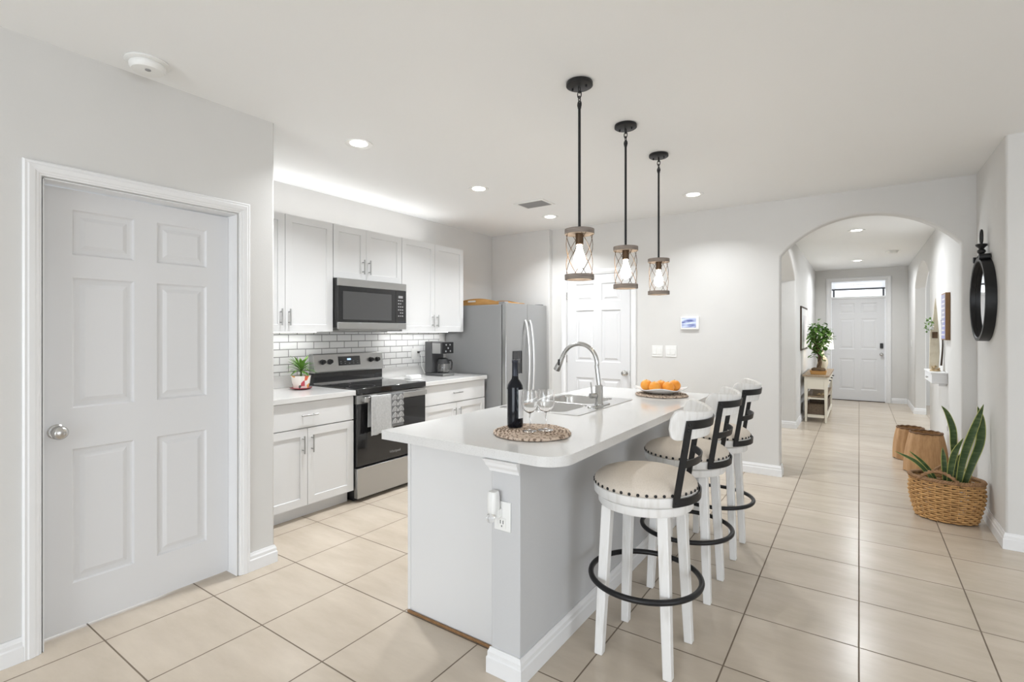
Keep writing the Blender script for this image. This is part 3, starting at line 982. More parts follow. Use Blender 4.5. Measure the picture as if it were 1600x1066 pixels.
def cloth(ya, yb, zb_front, zb_back, off, name, m, wav=0.004, ph=0.0, flare=0.0):
    """folded over the handle bar: front drop to zb_front, back drop to zb_back"""
    mb = MB()
    path = []
    r = 0.0125 + off
    for i in range(14):
        f = i / 13
        path.append((HX + r + 0.004 * f, HT - 0.004 - (HT - 0.004 - zb_front) * f, f))
    path.reverse()
    for i in range(1, 8):
        a = pi * i / 8
        path.append((HX + r * cos(a), HT - 0.004 + (0.006 + off) * sin(a), 0))
    for i in range(10):
        f = i / 9
        path.append((HX - r, HT - 0.004 - (HT - 0.004 - zb_back) * f, f))
    n = 18
    th = 0.0022
    G = []
    for layer in (0, 1):
        rows = []
        for (x, z, f) in path:
            row = []
            for j in range(n + 1):
                s_ = j / n
                y = ya + (yb - ya) * s_ + (s_ - 0.5) * flare * f
                w = wav * f * sin(s_ * 9 + ph) + 0.002 * f * sin(s_ * 23 + ph * 2)
                front = x > HX
                row.append(mb.v((x + (w if front else 0.0) + (th * (1 if front else -1) if layer else 0), y, z + (th if (layer and f == 0) else 0))))
            rows.append(row)
        G.append(rows)
    for rows in G:
        for a, b in zip(rows, rows[1:]):
            for j in range(n):
                mb.f([a[j], a[j + 1], b[j + 1], b[j]])
    A, B = G
    for i in range(len(A) - 1):
        for j in (0, n):
            mb.f([A[i][j], A[i + 1][j], B[i + 1][j], B[i][j]])
    for i in (0, -1):
        for j in range(n):
            mb.f([A[i][j], A[i][j + 1], B[i][j + 1], B[i][j]])
    return mb.build(name, m, t)


cloth(2.745, 2.935, 0.545, 0.62, 0.0, 'plain_panel', TOWEL, 0.006, 0.4)
cloth(2.702, 2.770, 0.535, 0.60, 0.0055, 'folded_edge', TOWEL, 0.004, 2.0, 0.01).data.materials[0] = TOWEL
pp = cloth(2.918, 3.050, 0.575, 0.64, 0.0055, 'patterned_band', TOWD, 0.003, 1.2)
pp['label'] = 'dark band with white leaf pattern'
mb = MB()
px_ = HX + 0.0125 + 0.0055 + 0.0045
for r_ in range(6):
    for c_ in range(2):
        yc = 2.951 + c_ * 0.066
        zc = 0.822 - r_ * 0.050
        if zc < 0.585: continue
        for sgn in (-1, 1):
            for k, (w_, h_) in enumerate(((0.031, 0.040), (0.021, 0.027), (0.010, 0.014))):
                pts = []
                for i in range(8):
                    f = i / 7
                    pts.append((px_ + 0.004 * (0.85 - zc) / 0.27 + 0.0012, yc + sgn * w_ * sin(pi * f * 0.5 + 0.0), zc - 0.022 + h_ * (1 - f) * 1.0 + 0.004 * sin(pi * f)))
                mb.tube(pts, 0.0013 if k else 0.0017, 5)
        mb.tube([(px_ + 0.004 * (0.85 - zc) / 0.27 + 0.0012, yc, zc - 0.022), (px_ + 0.004 * (0.85 - zc) / 0.27 + 0.0012, yc, zc + 0.024)], 0.0012, 5)
mb.build('leaf_pattern', TOWELW, pp)
mb = MB()
mb.box(HX + 0.0160, HX + 0.0200, 2.748, 2.93, 0.541, 0.549)
mb.build('hem', TOWELW, t, bevel=0.001)

# ------------------------------------------------------------------ refrigerator
t = thing('refrigerator', (-3.5, 4.8, 0), 'stainless side by side refrigerator with grey side in the corner bay', 'refrigerator')
y0, y1 = 4.372, 5.215
bx('body', FRSIDE, t, XK + 0.03, -3.150, y0, y1, 0.03, 1.668, bevel=0.004)
bx('base_grille', BLKP, t, XK + 0.05, -3.10, y0 + 0.02, y1 - 0.02, 0.001, 0.0295)
ys = 4.772
for a, b, n in ((y0, ys - 0.002, 'freezer_door'), (ys + 0.002, y1, 'fridge_door')):
    mb = MB()
    pl = [(-3.140, a + 0.0)]
    nseg = 10
    for i in range(nseg + 1):
        f = i / nseg
        pl.append((-3.085 + 0.010 * sin(pi * (a + (b - a) * f - y0) / (y1 - y0)), a + (b - a) * f))
    pl.append((-3.140, b))
    mb.prism(pl, lambda u, v, d: (u, v, d), 0.045, 1.684)
    dr = mb.build(n, STEEL, t, bevel=0.006, smooth=True)
    yh = (ys - 0.048) if n == 'freezer_door' else (ys + 0.042)
    pts = []
    for i in range(22):
        f = i / 21
        pts.append((-3.073 + 0.058 * sin(pi * f) ** 0.55, yh, 0.52 + (1.505 - 0.52) * f))
    h = MB().tube(pts, 0.0135, 12).build('handle', PULLS, dr)
    h['label'] = 'curved stainless bar handle'
    if n == 'freezer_door':
        xx = -3.0795
        dsp = bx('water_dispenser', BLKG, dr, xx - 0.002, xx + 0.006, 4.487, 4.662, 0.90, 1.165, bevel=0.003)
        bx('dispenser_nozzle', GRYP, dr, xx + 0.0062, xx + 0.022, 4.545, 4.60, 1.03, 1.075, bevel=0.003)
        bx('dispenser_tray', BTN, dr, xx + 0.0062, xx + 0.018, 4.50, 4.645, 0.902, 0.915, bevel=0.002)
mb = MB()
mb.box(-3.20, -3.12, y0 + 0.02, y0 + 0.09, 1.6845, 1.700).box(-3.20, -3.12, y1 - 0.09, y1 - 0.02, 1.6845, 1.700)
mb.box(-3.20, -3.152, y0 + 0.02, y0 + 0.09, 1.6685, 1.6845).box(-3.20, -3.152, y1 - 0.09, y1 - 0.02, 1.6685, 1.6845)
mb.build('hinge_covers', FRSIDE, t, bevel=0.003)

# wooden tray on the refrigerator
t = thing('wooden_tray', (-3.55, 4.7, 1.6685), 'honey coloured wooden tray on top of the refrigerator', 'tray')
bx('base', TRAYW, t, -3.88, -3.22, 4.46, 4.94, 1.669, 1.679, bevel=0.002)
for y, nm in ((4.46, 'end_handle'), (4.928, 'end_handle')):
    out = [(-3.885, 1.6795)]
    out.append((-3.215, 1.6795))
    N = 20
    top = []
    for i in range(N + 1):
        f = i / N
        x = -3.215 - 0.67 * f
        top.append((x, 1.6905 + 0.057 * (sin(pi * f) ** 1.0 if f < 0.5 else sin(pi * f) ** 0.6)))
    mb = MB()
    # two halves around the hand slot
    slot = (-3.69, -3.57, 1.708, 1.728)
    pieces = [(-3.885, slot[0]), (slot[1], -3.215)]
    def topz(x):
        f = (-3.215 - x) / 0.67
        f = min(1, max(0, f))
        return 1.6905 + 0.057 * (sin(pi * f) if f < 0.5 else sin(pi * f) ** 0.6)
    def seg_poly(a, b, zb=1.6795, zt=None):
        n_ = 12
        pl = [(a, zb), (b, zb)]
        for i in range(n_ + 1):
            x = b + (a - b) * i / n_
            pl.append((x, zt if zt else topz(x)))
        return pl
    for pl in (seg_poly(-3.885, slot[0]), seg_poly(slot[1], -3.215), seg_poly(slot[0], slot[1], 1.6795, slot[2]), seg_poly(slot[0], slot[1], slot[3])):
        mb.prism(pl, lambda u, v, d: (u, y + d, v), 0, 0.012)
    mb.build(nm, TRAYW, t, merge=True, smooth=False)
for x, nm in ((-3.885, 'side_rail'), (-3.227, 'side_rail')):
    bx(nm, TRAYW, t, x, x + 0.012, 4.4725, 4.9275, 1.6795, 1.706, bevel=0.002)

# ------------------------------------------------------------------ worktop items
# potted plant
def blade(mb, pts, w, fold=0.25, mi=(0, 1), margin=0.0, up=Vector((0, 0, 1)), twist=0.0, thick=0.0):
    pts = [Vector(p) for p in pts]
    n = len(pts)
    rows = []
    for i, p in enumerate(pts):
        a = pts[max(0, i - 1)]
        b = pts[min(n - 1, i + 1)]
        t_ = (b - a).normalized()
        sd = t_.cross(up)
        sd = sd.normalized() if sd.length > 1e-4 else Vector((1, 0, 0))
        if twist:
            sd = Matrix.Rotation(twist * i / (n - 1), 3, t_) @ sd
        nr = sd.cross(t_)
        wi = w(i / (n - 1))
        m = 1 - margin
        rows.append([p + sd * (-wi) + nr * (wi * fold), p + sd * (-wi * m) + nr * (wi * fold * m), p, p + sd * (wi * m) + nr * (wi * fold * m), p + sd * wi + nr * (wi * fold)])
    V = [[mb.v(q) for q in r] for r in rows]
    for a, b in zip(V, V[1:]):
        for k in range(4):
            mb.mi = mi[1] if k in (0, 3) else mi[0]
            mb.f([a[k], a[k + 1], b[k + 1], b[k]])
    mb.mi = 0


def leafw(W, s0=0.25):
    return lambda f: W * max(0.02, (s0 + (1 - s0) * sin(pi * min(1, f * 1.15) * 0.5)) if f < 0.45 else (1 if f < 0.5 else cos((f - 0.5) * pi) ** 0.75 if f < 0.995 else 0.02))


pc = Vector((-3.75, 2.41, 0.905))
t = thing('potted_plant', pc, 'small green plant in a colourful painted pot beside the range', 'plant')
MB().lathe([(0, 0.0008), (0.055, 0.0008), (0.085, 0.012), (0.087, 0.016), (0.050, 0.009), (0, 0.009)], pc, 36).build('saucer', POTR, t)
MB().lathe([(0, 0.0095), (0.056, 0.0095), (0.068, 0.05), (0.076, 0.105), (0.078, 0.112), (0.073, 0.112), (0.066, 0.098), (0, 0.098)], pc, 36).build('pot', POT, t)
MB().lathe([(0, 0.100), (0.0655, 0.099), (0.0655, 0.0985), (0, 0.0985)], pc, 24).build('soil', SOIL, t)
rng = random.Random(3)
mb = MB()
for k in range(46):
    a = k * 2.399 + rng.uniform(-0.2, 0.2)
    el = 0.12 + 0.88 * (k / 46)
    L = rng.uniform(0.10, 0.14)
    base = pc + Vector((0.008 * cos(a), 0.008 * sin(a), 0.13 + 0.055 * el))
    tip_dir = Vector((cos(a) * (1.25 - 0.65 * el), sin(a) * (1.25 - 0.65 * el), 0.25 + 0.8 * el)).normalized()
    pts = [base + tip_dir * (L * i / 7) + Vector((0, 0, -0.055 * (i / 7) ** 2 * (1.2 - el))) for i in range(8)]
    blade(mb, pts, leafw(0.0125), 0.3)
mb.build('foliage', LEAF1, t, mats=[LEAF1, LEAF1])
MB().tube([pc + Vector((0, 0, 0.099)), pc + Vector((0.003, 0, 0.14)), pc + Vector((0, 0.002, 0.19))], lambda f: 0.009 * (1 - 0.5 * f), 10).build('stem', LEAF2, t)

# white lidded dish
dc = Vector((-3.66, 3.58, 0.905))
t = thing('butter_dish', dc, 'small white ribbed dish with lid beside the range', 'dish')
def rrect(hx, hy, r, n=6):
    out = []
    for cx_, cy_, a0 in ((hx - r, hy - r, 0), (-hx + r, hy - r, pi / 2), (-hx + r, -hy + r, pi), (hx - r, -hy + r, 3 * pi / 2)):
        for i in range(n + 1):
            a = a0 + pi / 2 * i / n
            out.append((cx_ + r * cos(a), cy_ + r * sin(a)))
    return out
mb = MB()
mb.sweep([[dc + Vector((x * s_, y * s_, z)) for x, y in rrect(0.055, 0.085, 0.02)] for s_, z in ((0.9, 0.0008), (1.0, 0.006), (1.0, 0.011))])
mb.build('base', PORC, t)
mb = MB()
mb.sweep([[dc + Vector((x * s_, y * s_, z)) for x, y in rrect(0.048, 0.076, 0.02)] for s_, z in ((1.0, 0.0112), (1.0, 0.018), (0.97, 0.019), (0.97, 0.024), (0.99, 0.025), (0.97, 0.034), (0.88, 0.041))])
mb.build('lid', PORC, t)

# wall outlet and plug behind coffee maker
t = thing('wall_outlet', (XK + 0.01, 3.92, 1.14), 'white wall outlet on the tiles behind the coffee maker', 'outlet')
bx('cover_plate', WHP, t, XK + 0.0095, XK + 0.015, 3.845, 3.965, 1.075, 1.195, bevel=0.002)
mb = MB()
for y in (3.876, 3.934):
    mb.box(XK + 0.0152, XK + 0.018, y - 0.016, y + 0.016, 1.10, 1.17)
mb.build('sockets', WHP, t, bevel=0.003)
t = thing('power_plug', (XK + 0.03, 3.93, 1.15), 'plug with cord in the outlet beside the coffee maker', 'plug')
bx('plug_body', BLKP, t, XK + 0.0182, XK + 0.045, 3.922, 3.946, 1.140, 1.162, bevel=0.004)
MB().tube([(XK + 0.045, 3.934, 1.15), (XK + 0.07, 3.938, 1.11), (XK + 0.06, 3.95, 1.0), (XK + 0.08, 3.97, 0.93), (XK + 0.10, 3.99, 0.915)], 0.0035, 8).build('cord', WHP, t)

# coffee maker
cc = Vector((-3.72, 4.02, 0.905))
t = thing('coffee_maker', cc, 'black drip coffee maker with glass carafe on the worktop by the refrigerator', 'coffee maker')
X0, Y0, Z0 = cc
bx('base', GRYP, t, X0 - 0.12, X0 + 0.135, Y0 - 0.095, Y0 + 0.095, Z0 + 0.0008, Z0 + 0.030, bevel=0.008)
bx('base_front', STEELH, t, X0 + 0.1355, X0 + 0.139, Y0 - 0.088, Y0 + 0.088, Z0 + 0.004, Z0 + 0.026, bevel=0.001)
bx('tower', GRYP, t, X0 - 0.12, X0 - 0.020, Y0 - 0.095, Y0 + 0.095, Z0 + 0.0305, Z0 + 0.365, bevel=0.008)
bx('brew_head', GRYP, t, X0 - 0.0195, X0 + 0.115, Y0 - 0.092, Y0 + 0.092, Z0 + 0.235, Z0 + 0.362, bevel=0.008)
bx('brushed_panel', STEELH, t, X0 - 0.012, X0 + 0.105, Y0 - 0.0955, Y0 - 0.0925, Z0 + 0.238, Z0 + 0.348, bevel=0.001)
cpn = bx('control_panel', BLKG, t, X0 + 0.1155, X0 + 0.128, Y0 - 0.088, Y0 + 0.088, Z0 + 0.238, Z0 + 0.358, bevel=0.003)
mb = MB()
for k, (dy, dz) in enumerate(((-0.03, 0.33), (0.03, 0.33), (0, 0.295), (-0.035, 0.262), (0.035, 0.262))):
    mb.lathe([(0, 0), (0.009, 0), (0.008, 0.004), (0, 0.004)], (X0 + 0.1282, Y0 + dy, Z0 + dz), 16, Vector((1, 0, 0)).to_track_quat('Z', 'Y').to_matrix())
mb.build('buttons', BTN, cpn)
MB().lathe([(0, 0.031), (0.055, 0.031), (0.055, 0.036), (0, 0.036)], (X0 + 0.06, Y0, Z0), 28).build('hot_plate', BLKP, t)
mb = MB()
mb.lathe([(0, 0.0365), (0.060, 0.0365), (0.068, 0.05), (0.070, 0.09), (0.060, 0.14), (0.052, 0.165), (0.050, 0.165), (0.058, 0.14), (0.068, 0.09), (0.066, 0.052), (0.058, 0.039), (0, 0.039)], (X0 + 0.06, Y0, Z0), 36)
ca = mb.build('carafe', GLASS, t)
MB().lathe([(0.0505, 0.160), (0.072, 0.130), (0.066, 0.150), (0.056, 0.178), (0.03, 0.19), (0, 0.19), (0, 0.172), (0.0495, 0.170)], (X0 + 0.06, Y0, Z0), 32).build('carafe_lid', BLKP, ca)
MB().tube([(X0 + 0.112, Y0 + 0.012, Z0 + 0.165), (X0 + 0.150, Y0 + 0.022, Z0 + 0.165), (X0 + 0.160, Y0 + 0.025, Z0 + 0.14), (X0 + 0.156, Y0 + 0.025, Z0 + 0.09), (X0 + 0.146, Y0 + 0.022, Z0 + 0.065)], 0.010, 10).build('carafe_handle', BLKP, ca)

# ------------------------------------------------------------------ island
KX0, KX1, KY0, KY1 = -1.225, -1.087, 1.633, 3.93
struct(MB().box(KX0, KX1, KY0, KY1, 0, 0.8645).build('wall_island', ISLW, None, bevel=0.004), 'grey painted knee wall carrying the island worktop behind the stools', 'wall')
baseboard('baseboard_island', (KX1, KY0), (KX1, KY1), (1, 0), 'white baseboard along the stool side of the island', 1, 0)
baseboard('baseboard_island_end', (KX0, KY0), (KX1, KY0), (0, -1), 'white baseboard on the near end of the island knee wall', 1, 1)
mb = MB()
P = [(0, 0.815), (0.006, 0.815), (0.008, 0.826), (0.017, 0.838), (0.020, 0.850), (0.028, 0.8635), (0, 0.8635)]
mb.sweep([[(KX0 - p, KY0 - p - 0.0006, z) for p, z in P], [(KX1, KY0 - p - 0.0006, z) for p, z in P]])
mb.sweep([[(KX0 - p - 0.0006, KY0 - p, z) for p, z in P], [(KX0 - p - 0.0006, 1.748, z) for p, z in P]])
struct(mb.build('trim_island_cap', TRIM, None, smooth=False), 'white crown trim under the worktop at the near end of the knee wall', 'trim')
t = thing('island_cabinet', (-1.55, 2.84, 0), 'white island base cabinet with plain end panel facing the camera', 'cabinet')
IX0 = -1.834
mb = MB()
for a in ((IX0 + 0.022, KX0 - 0.001, 1.757, 1.775, 0.001, 0.8635), (IX0 + 0.022, KX0 - 0.001, 3.91, 3.928, 0.001, 0.8635), (IX0 + 0.10, KX0 - 0.001, 1.7752, 3.9098, 0.10, 0.118), (KX0 - 0.015, KX0 - 0.001, 1.7752, 3.9098, 0.118, 0.8635), (IX0 + 0.082, IX0 + 0.10, 1.7752, 3.9098, 0.001, 0.118), (IX0 + 0.022, IX0 + 0.040, 1.7752, 3.9098, 0.118, 0.8635)):
    mb.box(*a)
mb.build('body', CABW, t, smooth=False)
bx('corner_stile', CABW, t, IX0 + 0.003, IX0 + 0.0218, 1.754, 1.80, 0.001, 0.8635, smooth=False)
bx('shoe_moulding', WASHW if False else BRWOOD, t, IX0 + 0.01, KX0 - 0.012, 1.742, 1.7532, 0.001, 0.012, bevel=0.003)['label'] = 'brown shoe moulding at the floor'
for k in range(4):
    a = 1.805 + k * 0.53
    d = xdoor(t, IX0, a, a + 0.53, 0.105, 0.86, sg=-1)
    pull(d, (IX0, a + (0.48 if k % 2 == 0 else 0.05), 0.74), (0, 0, 1), (-1, 0, 0))

# worktop with sink cut-out
CX0, CX1, CY0, CY1 = -1.872, -0.905, 1.620, 3.985
t = tag(bpy.data.objects.new('island_worktop', None), '', None)
bpy.data.objects.remove(t)


def loop_rounded(x0, x1, y0, y1, radii, n=10):
    out = []
    for (cx_, cy_, a0, r) in ((x1, y1, 0, radii[0]), (x0, y1, pi / 2, radii[1]), (x0, y0, pi, radii[2]), (x1, y0, 3 * pi / 2, radii[3])):
        sx = -1 if cx_ == x1 else 1
        sy = -1 if cy_ == y1 else 1
        for i in range(n + 1):
            a = a0 + pi / 2 * i / n
            out.append((cx_ + sx * r + r * cos(a), cy_ + sy * r + r * sin(a)))
    return out


SX0, SX1, SY0, SY1 = -1.835, -1.285, 2.515, 3.350
def plate_hole(mb, outer, holes, z0, z1):
    L = []
    for lp in [outer] + holes:
        A = [mb.v((x, y, z1)) for x, y in lp]
        B = [mb.v((x, y, z0)) for x, y in lp]
        L.append((A, B))
        for i in range(len(lp)):
            mb.f([A[i], A[(i + 1) % len(lp)], B[(i + 1) % len(lp)], B[i]])
    for k in (0, 1):
        ed = []
        for S_ in L:
            lp = S_[k]
            for i in range(len(lp)):
                e = mb.b.edges.get((lp[i], lp[(i + 1) % len(lp)]))
                ed.append(e)
        bmesh.ops.triangle_fill(mb.b, edges=ed, use_beauty=True)
    return mb


mb = MB()
plate_hole(mb, loop_rounded(CX0, CX1, CY0, CY1, (0.06, 0.02, 0.008, 0.11), 12), [loop_rounded(SX0 + 0.018, SX1 - 0.018, SY0 + 0.018, SY1 - 0.018, (0.02,) * 4, 4)], 0.8652, 0.905)
tag(mb.build('island_worktop', QUARTZ, None, bevel=0.003), 'large white quartz island worktop with rounded corner around the sink', 'worktop')

# sink
t = thing('kitchen_sink', ((SX0 + SX1) / 2, (SY0 + SY1) / 2, 0.905), 'stainless double bowl sink set into the island worktop', 'sink')
mb = MB()
B1 = (SX0 + 0.045, -1.405, SY0 + 0.04, 2.915)
B2 = (SX0 + 0.045, -1.405, 2.950, SY1 - 0.04)
plate_hole(mb, loop_rounded(SX0, SX1, SY0, SY1, (0.02,) * 4, 5), [loop_rounded(*B1, (0.06,) * 4, 6), loop_rounded(*B2, (0.06,) * 4, 6)], 0.9054, 0.9085)
mb.build('rim', SINKM, t, bevel=0.001)
for B in (B1, B2):
    mb = MB()
    lp = lambda ins, z: [(x, y, z) for x, y in loop_rounded(B[0] + ins, B[1] - ins, B[2] + ins, B[3] - ins, (0.06,) * 4, 6)]
    rings = [[mb.v(p) for p in lp(i_, z_)] for i_, z_ in ((0.0003, 0.9053), (0.004, 0.89), (0.010, 0.76), (0.022, 0.742), (0.04, 0.738))]
    for a, b in zip(rings, rings[1:]):
        for i in range(len(a)):
            mb.f([a[i], a[(i + 1) % len(a)], b[(i + 1) % len(a)], b[i]])
    mb.f(rings[-1])
    bo = mb.build('bowl', SINKM, t)
    cx_, cy_ = (B[0] + B[1]) / 2, (B[2] + B[3]) / 2
    MB().lathe([(0, 0.7386), (0.040, 0.7386), (0.042, 0.7395), (0.030, 0.741), (0, 0.7395)], (cx_, cy_, 0), 28).build('drain', NICKEL, bo)

# faucet
fx_, fy_ = -1.348, 2.925
zs = 0.9087
t = thing('kitchen_faucet', (fx_, fy_, zs), 'tall brushed steel gooseneck faucet behind the island sink', 'faucet')
mb = MB()
mb.sweep([[(fx_ + x * s_, fy_ + y * s_, z) for x, y in rrect(0.030, 0.125, 0.0299, 10)] for s_, z in ((1, zs), (1, zs + 0.004), (0.95, zs + 0.007))])
mb.build('deck_plate', FAUC, t)
MB().lathe([(0, 0.0072), (0.0275, 0.0072), (0.0275, 0.012), (0.0235, 0.016), (0.0235, 0.125), (0.020, 0.13), (0, 0.13)], (fx_, fy_, zs), 28).build('body', FAUC, t, ang=50)
pts = [(fx_, fy_, zs + 0.128)]
pts += [(fx_ - 0.004 * i, fy_, zs + 0.128 + 0.03 * i) for i in range(1, 5)]
cxx, czz, R = fx_ - 0.140, 1.170, 0.126
for i in range(0, 25):
    a = radians(-2 + 162 * i / 24)
    pts.append((cxx + R * cos(a), fy_, czz + R * sin(a)))
MB().tube(pts, 0.0135, 14).build('spout', FAUC, t, ang=80)
pe, pd = Vector(pts[-1]), (Vector(pts[-1]) - Vector(pts[-2])).normalized()
pd = (pd + Vector((-0.12, 0, -0.1))).normalized()
q = pd.to_track_quat('Z', 'Y').to_matrix()
sh = MB().lathe([(0, -0.004), (0.0150, -0.004), (0.0150, 0.02), (0.0175, 0.045), (0.0225, 0.098), (0.0215, 0.105), (0, 0.105)], pe, 26, q).build('spray_head', FAUC, t, ang=50)
bp_ = pe + pd * 0.045 + Vector((0.0, -0.0185, 0)) 
bx('spray_button', BLKP, sh, bp_.x - 0.007, bp_.x + 0.007, bp_.y - 0.004, bp_.y + 0.004, bp_.z - 0.02, bp_.z + 0.02, bevel=0.003)
mb = MB()
ld = Vector((-0.5, -0.866, 0))
lb_ = Vector((fx_, fy_, zs + 0.065))
mb.cyl(lb_ + ld * 0.0238, lb_ + ld * 0.066, 0.016, seg=22)
mb.tube([lb_ + ld * 0.054 + Vector((0, 0, 0.012)), lb_ + ld * 0.058 + Vector((0, 0, 0.05)), lb_ + ld * 0.063 + Vector((0, 0, 0.085))], 0.0048, 10)
mb.build('lever_handle', FAUC, t, ang=50)


# placemats
def placemat(c, r, label):
    c = Vector(c)
    mb = MB()
    pts = []
    turns = int(r / 0.0172)
    N = turns * 56
    for i in range(N):
        f = i / (N - 1)
        a = 2 * pi * turns * f
        rr = 0.006 + (r - 0.012) * f
        wv = 0.0016 * sin(a * (3 + 40 * f))
        pts.append((c.x + (rr + wv) * cos(a), c.y + (rr + wv) * sin(a), c.z + 0.0075 + 0.0012 * sin(a * (3 + 55 * f))))
    mb.tube(pts, lambda f: 0.0070, 6)
    mb.lathe([(0, 0.0006), (r - 0.012, 0.0006), (r - 0.010, 0.004), (0, 0.005)], c, 48)
    return tag(mb.build('woven_placemat', JUTE, None, ang=80), label, 'placemat')


placemat((-1.240, 1.968, 0.9056), 0.188, 'round woven placemat under the wine bottle and glasses')
placemat((-1.200, 3.690, 0.9056), 0.196, 'round woven placemat under the white plate of oranges')
MZ = 0.9202

# wine bottle
bc = Vector((-1.352, 1.990, MZ + 0.0005))
t = thing('wine_bottle', bc, 'dark wine bottle with white label on the nearer placemat', 'bottle')
MB().lathe([(0, 0.006), (0.02, 0.002), (0.034, 0), (0.0375, 0.004), (0.0382, 0.02), (0.0385, 0.186), (0.036, 0.200), (0.027, 0.216), (0.0172, 0.229), (0.0148, 0.245), (0.0142, 0.262), (0, 0.262)], bc, 40).build('glass_body', BOTT, t, ang=60)
MB().lathe([(0.0150, 0.2440), (0.0155, 0.2440), (0.0150, 0.270), (0.0150, 0.305), (0.0160, 0.306), (0.0160, 0.318), (0.0145, 0.3195), (0, 0.3195), (0, 0.2625), (0.0146, 0.2625)], bc, 32).build('foil_capsule', FOIL, t, ang=50)
mb = MB()
for a0, a1 in ((radians(-32), radians(48)), (radians(160), radians(232))):
    n = 14
    fr = []
    for i in range(n + 1):
        a = a0 + (a1 - a0) * i / n
        c_, s_ = cos(a), sin(a)
        fr.append([(bc.x + r * c_, bc.y + r * s_, bc.z + z) for r, z in ((0.0387, 0.045), (0.0391, 0.045), (0.0393, 0.180), (0.0389, 0.180))])
    mb.sweep(fr)
lb = mb.build('paper_label', LABEL, t, ang=50)
lb['label'] = 'plain white paper label'


def wineglass(c, label, s=1.0):
    c = Vector(c)
    t = thing('wine_glass', c, label, 'wine glass', 'wine glasses by the bottle')
    MB().lathe([(0, 0), (0.031 * s, 0), (0.032 * s, 0.0015), (0.014 * s, 0.004), (0.005 * s, 0.009), (0, 0.009)], c, 36).build('foot', GLASS, t, ang=70)
    MB().lathe([(0, 0.0092), (0.0042, 0.0092), (0.0034, 0.03), (0.0036, 0.07), (0.006, 0.0815), (0, 0.0815)], c, 20).build('stem', GLASS, t, ang=70)
    o = [(0.004, 0.082), (0.018, 0.088), (0.031, 0.103), (0.037, 0.125), (0.0375, 0.142), (0.034, 0.168), (0.0315, 0.186)]
    i_ = [(0.0303, 0.186), (0.0328, 0.168), (0.0363, 0.142), (0.0358, 0.125), (0.0298, 0.104), (0.017, 0.0895), (0, 0.084)]
    MB().lathe([(0, 0.082)] + [(r * s, z) for r, z in o + i_], c, 40).build('bowl', GLASS, t, ang=70)
    return t


wineglass((-1.238, 1.940, MZ + 0.0005), 'clear wine glass right beside the bottle')
wineglass((-1.192, 2.005, MZ + 0.0005), 'clear wine glass farther from the bottle, nearer the stools', 1.12)

# plate of oranges
pc = Vector((-1.205, 3.680, MZ + 0.0006))
mb = MB()
R0 = 0.205
def platez(r, a):
    sq = (abs(cos(a)) ** 4 + abs(sin(a)) ** 4) ** (-0.25)
    return sq
rot = radians(-27)
rings_t, rings_b = [], []
for fr, z in ((0.0, 0.006), (0.35, 0.006), (0.55, 0.009), (0.72, 0.018), (0.86, 0.030), (1.0, 0.040)):
    rt, rb = [], []
    for k in range(72):
        a = 2 * pi * k / 72
        sq = (abs(cos(a)) ** 3.2 + abs(sin(a)) ** 3.2) ** (-1 / 3.2)
        cor = (sq - 1.0) / 0.24
        rad = R0 * 0.80 * fr * (1 + (sq - 1) * 1.1)
        zz = z + 0.026 * max(0, cor) * fr ** 3 - 0.006 * (1 - cor) * fr ** 4
        a2 = a + rot
        rt.append(mb.v(pc + Vector((rad * cos(a2), rad * sin(a2), zz)))) if fr > 0 else None
        rb.append(mb.v(pc + Vector((rad * cos(a2), rad * sin(a2), zz - 0.005 - (0.0006 if fr < 0.4 else 0))))) if fr > 0 else None
    if fr == 0:
        ct, cb_ = mb.v(pc + Vector((0, 0, z))), mb.v(pc + Vector((0, 0, z - 0.0056)))
    else:
        rings_t.append(rt)
        rings_b.append(rb)
for R, c_ in ((rings_t, ct), (rings_b, cb_)):
    for k in range(72):
        mb.f([c_, R[0][k], R[0][(k + 1) % 72]])
    for a, b in zip(R, R[1:]):
        for k in range(72):
            mb.f([a[k], a[(k + 1) % 72], b[(k + 1) % 72], b[k]])
for k in range(72):
    mb.f([rings_t[-1][k], rings_t[-1][(k + 1) % 72], rings_b[-1][(k + 1) % 72], rings_b[-1][k]])
tag(mb.build('serving_plate', PORC, None, ang=60), 'white plate with upturned corners holding oranges on the far placemat', 'plate')
og = 'oranges on the white plate'
oranges = [((-0.098, -0.030), 'leftmost orange on the white plate'), ((-0.020, -0.072), 'orange at the front of the plate, left of the middle'), ((-0.012, 0.048), 'orange at the back of the plate behind the others'),
           ((0.068, -0.030), 'orange at the front of the plate, right of the middle'), ((0.088, 0.060), 'rightmost orange on the white plate')]
first = None
for i, ((dx, dy), lab) in enumerate(oranges):
    p = pc + Vector((dx * 0.98, dy * 0.98, 0.0075 + 0.0415 + (0.008 if i in (0, 4) else 0.002)))
    if not first:
        root = thing('orange', p, lab, 'orange', og)
        mb = MB()
        mb.sphere(p, 0.0425, (1, 1, 0.95), 28, 18)
        mb.build('peel', ORANGE, root, ang=80)
        MB().lathe([(0, 0.0), (0.004, 0.0), (0.003, 0.0025), (0, 0.003)], p + Vector((0, 0, 0.0403)), 8).build('stem_button', LEAF2, root)
        first = root
    else:
        dup(first, p, i * 1.3, lab, og)

